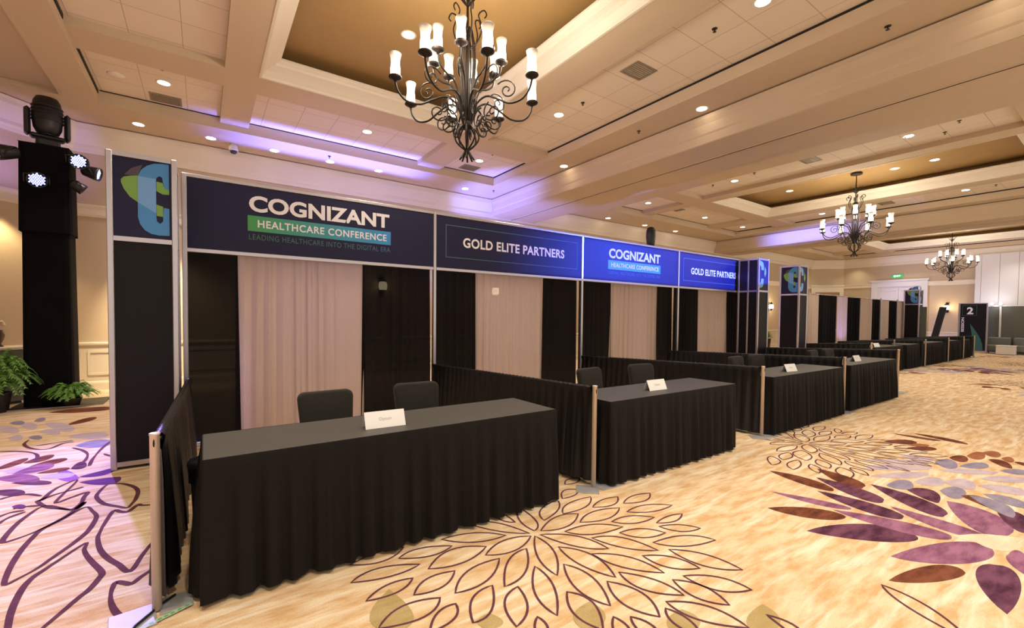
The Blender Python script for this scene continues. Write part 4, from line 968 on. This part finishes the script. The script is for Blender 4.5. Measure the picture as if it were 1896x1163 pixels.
# the rest of the ballroom is lit the same way, out of view
for x, y in ((-.6,6.5),(-.6,2.8),(2.6,.4),(.4,.6),(4.4,.6),(2.4,-1.6),(5.6,-.3),(-3.2,4),(12.2,-.3),(15.6,0),(18.5,-.2),(23.5,5),(23.5,1.5),(27,0),(30.6,7.5),(30.6,3.5),(30.6,0),(8.3,9.0),(9.9,5.5),(9.9,1.0),(21.9,6.5)):
    lamp('SPOT', 'downlight_beam', (x, y, 4.6 if 7.4 < x < 9.1 else 5.1), E_DOWN*(1.25 if x < 8 else .75 if x < 23 else .6), WARM, spot_size=math.radians(112), spot_blend=1, shadow_soft_size=.07)
for x, y in ((2.57,4.65),(15.25,4.86),(27.6,5.15)):
    pass
    for k in range(6):
        a = .3 + k*PI/3; lamp('POINT', 'chandelier_glow', (x+.60*math.cos(a), y+.60*math.sin(a), 4.50), E_CH*.30, (1,.90,.72), shadow_soft_size=.12)

VIO = (.17, .20, 1.0)
# LED battens on the floor behind the booths wash the soffit
o = lamp('SPOT', 'violet_wash', (2.55, 10.72, .25), 6200, (.13, .15, 1.0), spot_size=math.radians(76), spot_blend=0, shadow_soft_size=.05)
o.rotation_euler = (PI, 0, 0); shutters(o, (-.54, .22), (.60, .42), (-.128, .075), (.128, .075))
o = lamp('SPOT', 'violet_wash', (4.9, 10.9, 2.2), 1500, VIO, spot_size=math.radians(60), spot_blend=.8, shadow_soft_size=.05); aim(o, (7.43, 10.9, 4.9))
for x in (3.0, 5.6):
    o = lamp('SPOT', 'violet_wash', (x, 10.3, 1.0), 150, VIO, spot_size=math.radians(95), spot_blend=.9, shadow_soft_size=.1); aim(o, (x, 11.3, 5.0))
o = lamp('SPOT', 'violet_wash', (12.6, 9.3, 3.0), 9000, VIO, spot_size=math.radians(60), spot_blend=0, shadow_soft_size=.05); aim(o, (19.85, 7.9, 4.93)); shutters(o, (-.30, .22), (.30, .22), (-.06, .04), (.06, .04))
o = lamp('SPOT', 'violet_wash', (26.6, 10.6, .4), 700, (.5,.5,1), spot_size=math.radians(80), spot_blend=.8, shadow_soft_size=.1); aim(o, (31.6, 4.2, 3.6))
# added blue spot without a known fixture, tints the header signs blue
o = lamp('SPOT', 'added_blue_spot', (12.6, -2.2, 4.6), 22500, (.045, .10, 1.0), spot_size=math.radians(118), spot_blend=0, shadow_soft_size=.02)
aim(o, (12.6, 6.2, 2.66)); shutters(o, (.072, .004), (1.03, .42), (-.048, .010), (.048, .010))

# ------------------------------------------------------------------ ceiling fittings
def vent(x, y, label, z=ZT, w=.46, d=.36):
    t = thing('air_vent', label, 'vent', (x, y, z), 0, 'ceiling air vents')
    m = MB()
    for a, b, c, e in ((-w/2,w/2,-d/2,-d/2+.03),(-w/2,w/2,d/2-.03,d/2),(-w/2,-w/2+.03,-d/2+.03,d/2-.03),(w/2-.03,w/2,-d/2+.03,d/2-.03)): m.box(a,b,c,e,-.012,0)
    m.build('frame', ['vent'], t); m = MB(); n = 8
    for k in range(n):
        yy = -d/2+.03 + (d-.06)*(k+.5)/n; m.box(-w/2+.03,w/2-.03,yy-.013,yy+.004,-.010,-.003)
    m.build('louvre', ['vent'], t)
vent(-.51, 10.22, 'square air vent in the left corner ceiling tiles'); vent(5.70, 10.17, 'air vent in the corner tile panel below the nearest chandelier')
vent(5.62, 4.67, 'air vent in the tile panel right of the nearest chandelier'); vent(13.81, 9.66, 'air vent in the second bay tile strip near the back wall')
vent(12.07, 4.79, 'air vent in the second bay left tile strip'); vent(18.47, 5.05, 'air vent in the far tile strip right of the middle chandelier')
sp0 = thing('sprinkler_head', 'x', 'sprinkler')
MB().lathe([(.0,-.045),(.022,-.044),(.022,-.04),(.006,-.035),(.006,-.004)], n=12).build('deflector', ['bronze'], sp0)
MB().lathe([(.006,-.008),(.034,-.006),(.036,0),(.0,.0)], n=14).build('escutcheon', ['bronze'], sp0)
first = True
for x, y, z, lb in ((-.49,8.96,ZT,'sprinkler head in the left corner ceiling tiles'), (2.87,8.95,ZT,'sprinkler head in the tile strip behind the nearest chandelier'),
   (5.65,8.98,ZT,'sprinkler head in the corner tile panel below the nearest chandelier'), (5.64,5.93,ZT,'sprinkler head in the right tile panel, near the chandelier'),
   (5.63,3.42,ZT,'sprinkler head in the right tile panel, near the top edge of the view'), (12.1,7.3,ZT,'first sprinkler head in the second bay left tile strip'),
   (11.97,6.06,ZT,'second sprinkler head in the second bay left tile strip'), (18.41,2.58,ZT,'sprinkler head in the far tile strip of the second bay'),
   (2.4,10.79,ZS,'sprinkler head in the violet-lit back soffit'), (6.98,5.77,ZS,'sprinkler head in the soffit by the beam, mid view'), (6.98,1.95,ZS,'sprinkler head in the soffit by the beam, top of view'),
   (12.0,2.2,ZT,'upper sprinkler head in the second bay at the right'), (12.5,2.5,ZT,'lower sprinkler head in the second bay at the right'), (6.89,10.88,ZS,'sprinkler head in the back corner of the first bay soffit')):
    if first: sp0.location = (x, y, z); sp0['label'] = lb; sp0['group'] = 'ceiling sprinkler heads'; first = False
    else: dup(sp0, (x, y, z), None, lb, 'ceiling sprinkler heads')
o = MB().lathe([(.0,-.03),(.06,-.026),(.10,-.012),(.115,0)], n=24).build('ceiling_speaker', ['trim_white'], None, (-1.12, 9.67, ZT)); tag(o, 'round white ceiling speaker in the left corner tiles', 'speaker')
t = thing('security_camera', 'white dome security camera hanging from the back soffit', 'camera', (.57, 11.28, ZS))
MB().lathe([(.085,-.14),(.09,-.12),(.075,-.05),(.07,0)], n=20).build('housing', ['trim_white'], t)
MB().lathe([(0,-.205),(.04,-.195),(.065,-.17),(.07,-.14)], n=20).build('dome', ['lens'], t)

# ------------------------------------------------------------------ lighting column at the left
t = thing('lighting_column', 'tall black draped column carrying stage lights, at the left', 'column', (-2.05, 10.36, 0))
MB().rbox(-.44,.68,-.46,.30,0,.022,.005).build('base_plate', ['black_plastic'], t)
MB().box(-.44,.68,-.4615,-.46,.004,.018).build('plate_edge', ['alu'], t)
def sleeve(w, d, z0, z1, flare):
    rows = []; k = 72
    for r in range(10):
        f = r/9; z = z1 + (z0-z1)*f; row = []
        for j in range(k):
            a = 2*PI*j/k; c, s = math.cos(a), math.sin(a); e = .22
            x = (w/2 + flare*f)*math.copysign(abs(c)**e, c); y = (d/2 + flare*f)*math.copysign(abs(s)**e, s)
            wv = 1 + .012*math.sin(j*.9+1.3*f)*(.3+f)
            row.append((x*wv, y*wv, z))
        rows.append(row)
    return MB().grid(rows, 0, True, True)
sleeve(.55, .48, .025, 3.0, .02).build('fabric_sleeve', ['black_fabric'], t)
s = sleeve(.585, .515, 2.80, 4.19, .012); s.add([(-.29,-.255,4.19),(.29,-.255,4.19),(.29,.255,4.19),(-.29,.255,4.19)], [(0,1,2,3)]); s.build('top_sleeve', ['black_fabric'], t)
t = thing('moving_head_light', 'large black moving head light on top of the draped column', 'light', (-2.05, 10.36, 4.19), .25); t.scale = (1.08, 1.08, 1.08)
MB().rbox(-.13,.13,-.14,.14,.0,.13,.03).build('base', ['black_plastic'], t)
m = MB(); m.rbox(-.19,.19,-.075,.075,.13,.20,.025); m.rbox(-.245,-.175,-.085,.085,.16,.56,.03); m.rbox(.175,.245,-.085,.085,.16,.56,.03); m.build('yoke', ['black_plastic'], t)
rows = []
for z, rx, ry, dy in ((.20,.06,.06,0),(.22,.12,.12,0),(.30,.155,.15,0),(.45,.17,.165,.0),(.58,.168,.16,.01),(.70,.15,.14,.02),(.76,.12,.11,.02),(.775,.06,.05,.02)):
    rows.append([(rx*math.cos(2*PI*j/32), dy+ry*math.sin(2*PI*j/32), z) for j in range(32)])
h = MB().grid(rows, 0, True, True); h.add(rows[-1], [tuple(range(32))]); h.add(rows[0], [tuple(range(31,-1,-1))]); h = h.build('head', ['black_plastic'], t)
m = MB()
for k in range(5): m.lathe([(.171,.40+k*.05),(.178,.41+k*.05),(.171,.42+k*.05)], n=32)
m.build('cooling_fins', ['black_plastic'], h)
MB().lathe([(.0,.0),(.085,.0),(.095,.01)][::-1], n=24).build('lens', ['lens'], h, (0,0,.2))

def par(loc, d, label, lit=True, sc=1.0):
    t = thing('led_par_light', label, 'light', loc, 0, 'led par lights on the column')
    q = Vector(d).to_track_quat('-Y', 'Z'); t.rotation_euler = q.to_euler(); ax = Matrix.Rotation(PI/2, 3, 'X')
    MB().lathe([(r*sc, z*sc) for r, z in ((.05,-.20),(.085,-.17),(.105,-.06),(.115,.0),(.118,.05),(.11,.05),(.105,.02))], n=24, axis=ax).build('housing', ['black_plastic'], t)
    MB().lathe([(.105*sc,.02*sc),(.0,.02*sc)], n=24, axis=ax).build('front_plate', ['black_plastic'], t)
    if lit:
        m = MB(); p = .0265*sc
        for i in range(-4, 5):
            for j in range(-4, 5):
                x = (i + (j % 2)*.5)*p; z = j*p*.87
                if math.hypot(x, z) < .095*sc:
                    m.add([(x+.0105*sc*math.cos(a*PI/4), -.024*sc, z+.0105*sc*math.sin(a*PI/4)) for a in range(8)], [tuple(range(8))])
        m.build('leds', ['led'], t)
    m = MB(); m.tube([(-.135*sc,0,-.05*sc),(-.135*sc,.06*sc,.02),(-.135*sc,.12*sc,.05),(0,.17*sc,.06),(.135*sc,.12*sc,.05),(.135*sc,.06*sc,.02),(.135*sc,0,-.05*sc)], .009*sc, 6)
    m.build('yoke', ['black_plastic'], t); return t
par((-1.63, 9.96, 3.97), (.35,-1,-.36), 'lit LED par light at the upper right of the draped column')
par((-2.08, 9.86, 3.57), (.25,-1,-.35), 'lit LED par light on the front of the draped column, below the others')
par((-2.48, 10.02, 3.95), (-.9,-.35,-.25), 'LED par light facing left at the left edge of the view')
par((-1.45, 10.20, 3.86), (1,-.15,-.25), 'LED par light turned to the right, seen from its side', True, .95)
par((-1.62, 10.10, 3.56), (.8,.3,-.55), 'small dark par light hanging lowest at the right of the column', False, .75)
o = lamp('SPOT', 'violet_par', (-1.62, 9.85, 3.93), 3000, (.36,.27,1.0), spot_size=math.radians(42), spot_blend=.7, shadow_soft_size=.06); aim(o, (-1.0, 4.7, 0))
o = lamp('SPOT', 'violet_par', (-2.72, 9.98, 3.7), 65, (.40,.28,1.0), spot_size=math.radians(75), spot_blend=.9, shadow_soft_size=.06); aim(o, (-2.6, 11.3, 4.35))
o = lamp('SPOT', 'violet_par', (-1.27, 10.17, 3.84), 300, (.45,.36,1.0), spot_size=math.radians(80), spot_blend=.8, shadow_soft_size=.06); aim(o, (1.5, 9.0, 3.4))
for x in (18.6,):
    o = lamp('SPOT', 'violet_wash', (x, 7.6, .4), 260, (.45,.36,1), spot_size=math.radians(50), spot_blend=.6, shadow_soft_size=.05); aim(o, (x, 6.24, 1.5))
lamp('SPOT', 'wall_fill', (-1.0, 10.6, 3.3), 620, (1,.80,.50), spot_size=math.radians(75), spot_blend=.9, shadow_soft_size=.06).rotation_euler = (.5, -.25, 0)  # added fill without a fixture, brightens the wall beside the column
lamp('POINT', 'violet_wash', (1.15, 7.3, 1.5), 13, (.35,.30,1.0), shadow_soft_size=.05)
# moving head standing behind the blue header
t = thing('moving_head_light', 'black moving head light rising behind the blue conference name sign', 'light', (8.49, 6.62, 3.05))
MB().rbox(-.15,.15,-.13,.13,.0,.09,.02).build('base', ['black_plastic'], t)
rows = []
for z, r in ((.09,.05),(.11,.085),(.2,.10),(.35,.115),(.48,.11),(.55,.08),(.57,.03)):
    rows.append([(r*math.cos(2*PI*j/24), r*.9*math.sin(2*PI*j/24), z) for j in range(24)])
h = MB().grid(rows, 0, True, True); h.add(rows[-1], [tuple(range(24))]); h.build('head', ['black_plastic'], t)
MB().rbox(-.022,.022,-.022,.022,-3.05,0,.005).build('stand_pole', ['black_plastic'], t)
MB().rbox(-.25,.25,-.2,.25,-3.05,-3.03,.005).build('base_plate', ['steel_plate'], t)
o = lamp('SPOT', 'violet_wash', (8.49, 6.62, 3.66), 60, VIO, spot_size=math.radians(60), spot_blend=.6, shadow_soft_size=.05); aim(o, (10.5, 8, 5.1))

# ------------------------------------------------------------------ ferns and vase at the left
def fern(name, loc, label, R, H, n, pot_r, pot_h, seed):
    t = thing(name, label, 'plant', loc); rd = random.Random(seed)
    MB().lathe([(pot_r*.72,0),(pot_r*.98,pot_h*.92),(pot_r,pot_h),(pot_r*.9,pot_h),(pot_r*.88,pot_h*.9),(0,pot_h*.9)], n=24).build('pot', ['pot'], t)
    m = MB()
    for i in range(n):
        a = rd.uniform(0, 2*PI); reach = R*rd.uniform(.45, 1.0); top = H*rd.uniform(.55, 1.0)*(1.1 - .45*reach/R); ca, sa = math.cos(a), math.sin(a)
        P = []
        for k in range(9):
            f = k/8; r = reach*f; z = pot_h*.9 + top*math.sin(f*PI*.62)/math.sin(PI*.5) - .10*H*f*f*3*(reach/R)
            P.append(Vector((r*ca, r*sa, max(.02, z))))
        m.tube(P, .0025, 4, caps=False)
        for k in range(1, 9):
            p = P[k]; d = (P[k]-P[k-1]).normalized(); sd = d.cross(Vector((0,0,1))).normalized(); ln = (.085 - .006*k)*(R/.42)*rd.uniform(.8,1.2)
            for s in (1, -1):
                for sub in (0, .5):
                    q = p - (P[k]-P[k-1])*sub; tip = q + (sd*s + d*.8).normalized()*ln + Vector((0,0,-.25*ln)); w = d*.016*(R/.42)
                    m.add([q-w, q+w, tip], [(0,1,2)])
    o = m.build('foliage', ['fern'], t); o['kind'] = 'stuff'; return t
fern('potted_fern', (-2.58, 9.94, .0), 'large potted fern at the left edge, in front of the black column', .50, .84, 210, .17, .30, 3)
fern('potted_fern', (-1.76, 9.97, .022), 'small fern in a low pot at the right foot of the black column', .36, .36, 170, .13, .12, 5)
fern('potted_plant', (23.6, 11.15, .0), 'dark potted plant against the back wall, in the gap between the towers', .35, .5, 60, .22, .55, 9)
t = thing('sideboard', 'pale ledge cabinet at the left edge, behind the large fern', 'cabinet', (-2.88, 10.62, 0), PI/4)
MB().rbox(-.45,.42,-.14,.14,.04,.90,.01).build('body', ['olive_seat'], t); MB().rbox(-.48,.45,-.17,.16,.90,.95,.01).build('top', ['ivory'], t); MB().box(-.43,.40,-.11,.12,0,.04).build('plinth', ['pot'], t)
t = thing('flower_vase', 'brown vase of pale flowers on the ledge cabinet at the left edge', 'vase', (-2.76, 10.80, .95))
MB().lathe([(.05,0),(.06,.01),(.03,.05),(.06,.12),(.075,.19),(.05,.26),(.055,.28)], n=20).build('vase', ['vase'], t)
m = MB(); rd = random.Random(2)
for i in range(26):
    a, e = rd.uniform(0,2*PI), rd.uniform(.1,1.3); r = rd.uniform(.04,.10); m.lathe([(0,-.022),(.018,-.012),(.022,0),(.014,.016),(0,.02)], r*math.cos(a)*math.cos(e)*1.1, r*math.sin(a)*math.cos(e)*1.1, 7, z0=.31+r*math.sin(e)*1.4)
o = m.build('flowers', ['flower'], t); o['kind'] = 'stuff'
lamp('SPOT', 'alcove_glow', (-2.75, 10.85, 3.3), 95, (1,.76,.40), spot_size=math.radians(75), spot_blend=.8, shadow_soft_size=.06).rotation_euler = (.25, -.15, 0)

# ------------------------------------------------------------------ sconces, exit sign, far end
def sconce(loc, rz, label, e=16):
    t = thing('wall_sconce', label, 'light', loc, rz, 'lantern wall sconces')
    MB().rbox(-.06,.06,-.03,.0,-.22,.30,.01).build('back_plate', ['bronze'], t)
    MB().lathe([(.03,-.10),(.09,-.07),(.115,.02),(.10,.13),(.07,.15)], 0, -.16, 20).build('glass', ['sconce_glass'], t)
    m = MB(); m.lathe([(.07,.15),(.11,.16),(.05,.22),(.02,.27),(.028,.29),(0,.33)], 0, -.16, 16); m.lathe([(0,-.2),(.02,-.17),(.05,-.12),(.09,-.07)], 0, -.16, 16); m.tube([(0,-.03,.2),(0,-.10,.26),(0,-.16,.25)], .012, 6); m.build('bracket', ['bronze'], t)
    p = Vector((0,-.22,.1)); p.rotate(Matrix.Rotation(rz, 3, 'Z')); lamp('POINT', 'sconce_glow', Vector(loc)+p, e, (1,.72,.38), shadow_soft_size=.14)
sconce((3.95,11.87,2.28), 0, 'wall sconce glowing through the black drape right of the widest tan drape'); sconce((7.52,11.87,2.28), 0, 'wall sconce glowing through the tan drape under the first partners sign')
sconce((25.25,11.87,2.18), 0, 'bright lantern sconce on the back wall, in the gap between the towers', 70); sconce((31.78,6.02,2.18), -PI/2, 'lantern sconce on the far wall, beside the leaning black board', 26)
for x, y in ((29.6, 11.4), (31.2, 9.9)): lamp('SPOT', 'wall_fill', (x, y, 5.05), 60, (1,.90,.72), spot_size=math.radians(100), spot_blend=.9, shadow_soft_size=.06)
t = thing('exit_sign', 'small green lit exit sign above the white doors on the far wall', 'sign', (31.72, 8.08, 4.00), -PI/2)
MB().rbox(-.24,.24,.0,.05,-.085,.085,.01).build('housing', ['exit_green'], t)
m = MB(); put_text(m, 'EXIT', -.15, -.003, -.05, .30, .10, off=.02); m.build('lettering', ['exit_white'], t)
t = thing('room_sign_panel', 'free-standing black sign board with a large 2 and teal swoosh', 'sign', (30.4, 5.32, 0), -PI/2); w = .95
for x in (0, w): MB().rbox(x-.03,x+.03,-.03,.03,0,2.40,.006).build('side_post', ['alu'], t)
p = MB().box(.03,w-.03,-.008,.008,.12,2.37).build('panel', ['panel_black'], t); MB().rbox(.03,w-.03,-.02,.02,2.36,2.40,.004).build('top_rail', ['alu'], t); MB().rbox(.03,w-.03,-.02,.02,.06,.12,.004).build('bottom_rail', ['alu'], t)
words('2', .26, -.011, 1.86, .22, .34, 'letter', p, 'numeral', off=.03)
m = MB()
for a, b, c, e in ((.10,.60,2.28,2.29),(.10,.60,1.79,1.80),(.10,.11,1.79,2.29),(.59,.60,1.79,2.29)): m.box(a,b,-.010,-.008,c,e)
m.build('number_frame', ['thin_line'], p)
m = MB(); put_text(m, 'SESSION', 0, -.011, 0, .70, .10, off=.02); m.v = [(.18 - z_, y_, 1.00 + x_) for x_, y_, z_ in m.v]; m.build('side_lettering', ['letter'], p)
m = MB(); m.add([(x_, -.0105, z_) for x_, z_ in ((.27,.14),(.40,.35),(.46,.62),(.46,.88),(.42,1.15),(.38,1.42),(.50,1.20),(.62,.98),(.74,.72),(.82,.42),(.84,.14))], [tuple(range(11))]); m.build('swoosh', ['teal'], p)
t = thing('leaning_board', 'long black board leaning behind the far drapes, in front of the wall sconce', 'board', (29.0, 5.92, .0), -PI/2)
m = MB().rbox(-.13,.13,-.05,.05,0,1.62,.02); m.v = [(x + z*.18, y, .62+z*.97) for x, y, z in m.v]; m.build('board', ['black_plastic'], t); MB().rbox(-.18,.18,-.2,.2,0,.66,.02).build('stand', ['black_plastic'], t)
t = thing('backdrop_panel', 'grey green hard wall backdrop at the far right, framed by white posts', 'panel', (31.25, 4.46, 0), -PI/2)
for i, (a, b) in enumerate(((0,.36),(.44,1.72),(1.80,3.1),(3.18,4.6))):
    MB().box(a, b, -.02, .02, .05, 2.24).build('panel', ['olive'], t)
for x in (.40, 1.76, 3.14): MB().rbox(x-.035,x+.035,-.035,.035,0,2.28,.006).build('frame_post', ['white_panel'], t)
MB().rbox(0,4.6,-.03,.03,2.24,2.29,.006).build('top_rail', ['white_panel'], t)
for x, lb in ((.12,'bright white lamp clipped on top of the grey green backdrop, left one'), (.40,'bright white lamp on the white post of the grey green backdrop')):
    q = thing('clip_light', lb, 'light', (31.17, 4.46-x, 2.29), -PI/2, 'clip lights on the backdrop')
    MB().lathe([(.03,0),(.05,.02),(.06,.09),(.05,.10)], n=14).build('housing', ['trim_white'], q); MB().lathe([(0,-.055),(.04,-.045),(.055,0),(.04,.045),(0,.055)], 0, -.05, 14, z0=.07).build('lamp', ['white_led'], q)
    lamp('POINT', 'clip_glow', (31.05, 4.46-x, 2.40), 5, (.95,.97,1), shadow_soft_size=.05)
def sofa(y, label, w=.78):
    t = thing('lounge_chair', label, 'chair', (30.85, y, 0), -PI/2, 'grey green lounge seats before the backdrop')
    MB().rbox(-w/2,w/2,-.30,.20,.12,.42,.04).build('seat', ['olive_seat'], t); MB().rbox(-w/2,w/2,.12,.30,.30,.78,.05).build('backrest', ['olive_seat'], t)
    for x in (-w/2+.06, w/2-.06):
        for yy in (-.25,.2): MB().tube([(x,yy,0),(x,yy,.14)], .018).build('leg', ['chair_leg'], t)
sofa(4.05, 'grey green lounge seat behind the white cube table, by the numbered sign'); sofa(3.20, 'grey green lounge seat at the right edge of the view'); sofa(2.36, 'grey green lounge seat beyond the right edge of the white table')
t = thing('cube_table', 'low white box table in front of the lounge seats, far right', 'table', (30.15, 3.70, 0), -PI/2)
MB().rbox(-.29,.29,-.27,.27,.02,.40,.01).build('body', ['white_panel'], t); MB().rbox(-.31,.31,-.29,.29,.40,.425,.006).build('top', ['white_card'], t)

# ------------------------------------------------------------------ world and view
wd = bpy.data.worlds.new('ballroom_ambient'); S.world = wd; wd.use_nodes = True
bg = wd.node_tree.nodes['Background']; bg.inputs['Color'].default_value = (1, .88, .73, 1); bg.inputs['Strength'].default_value = .95
S.view_settings.view_transform = 'Standard'; S.view_settings.look = 'None'; S.view_settings.gamma = 1; S.view_settings.use_curve_mapping = False
S.view_settings.exposure = .16
S.cycles.max_bounces = 8; S.cycles.diffuse_bounces = 4; S.cycles.transparent_max_bounces = 12; S.cycles.sample_clamp_indirect = 6
S.cycles.use_denoising = True
S.cycles.caustics_reflective = False; S.cycles.caustics_refractive = False
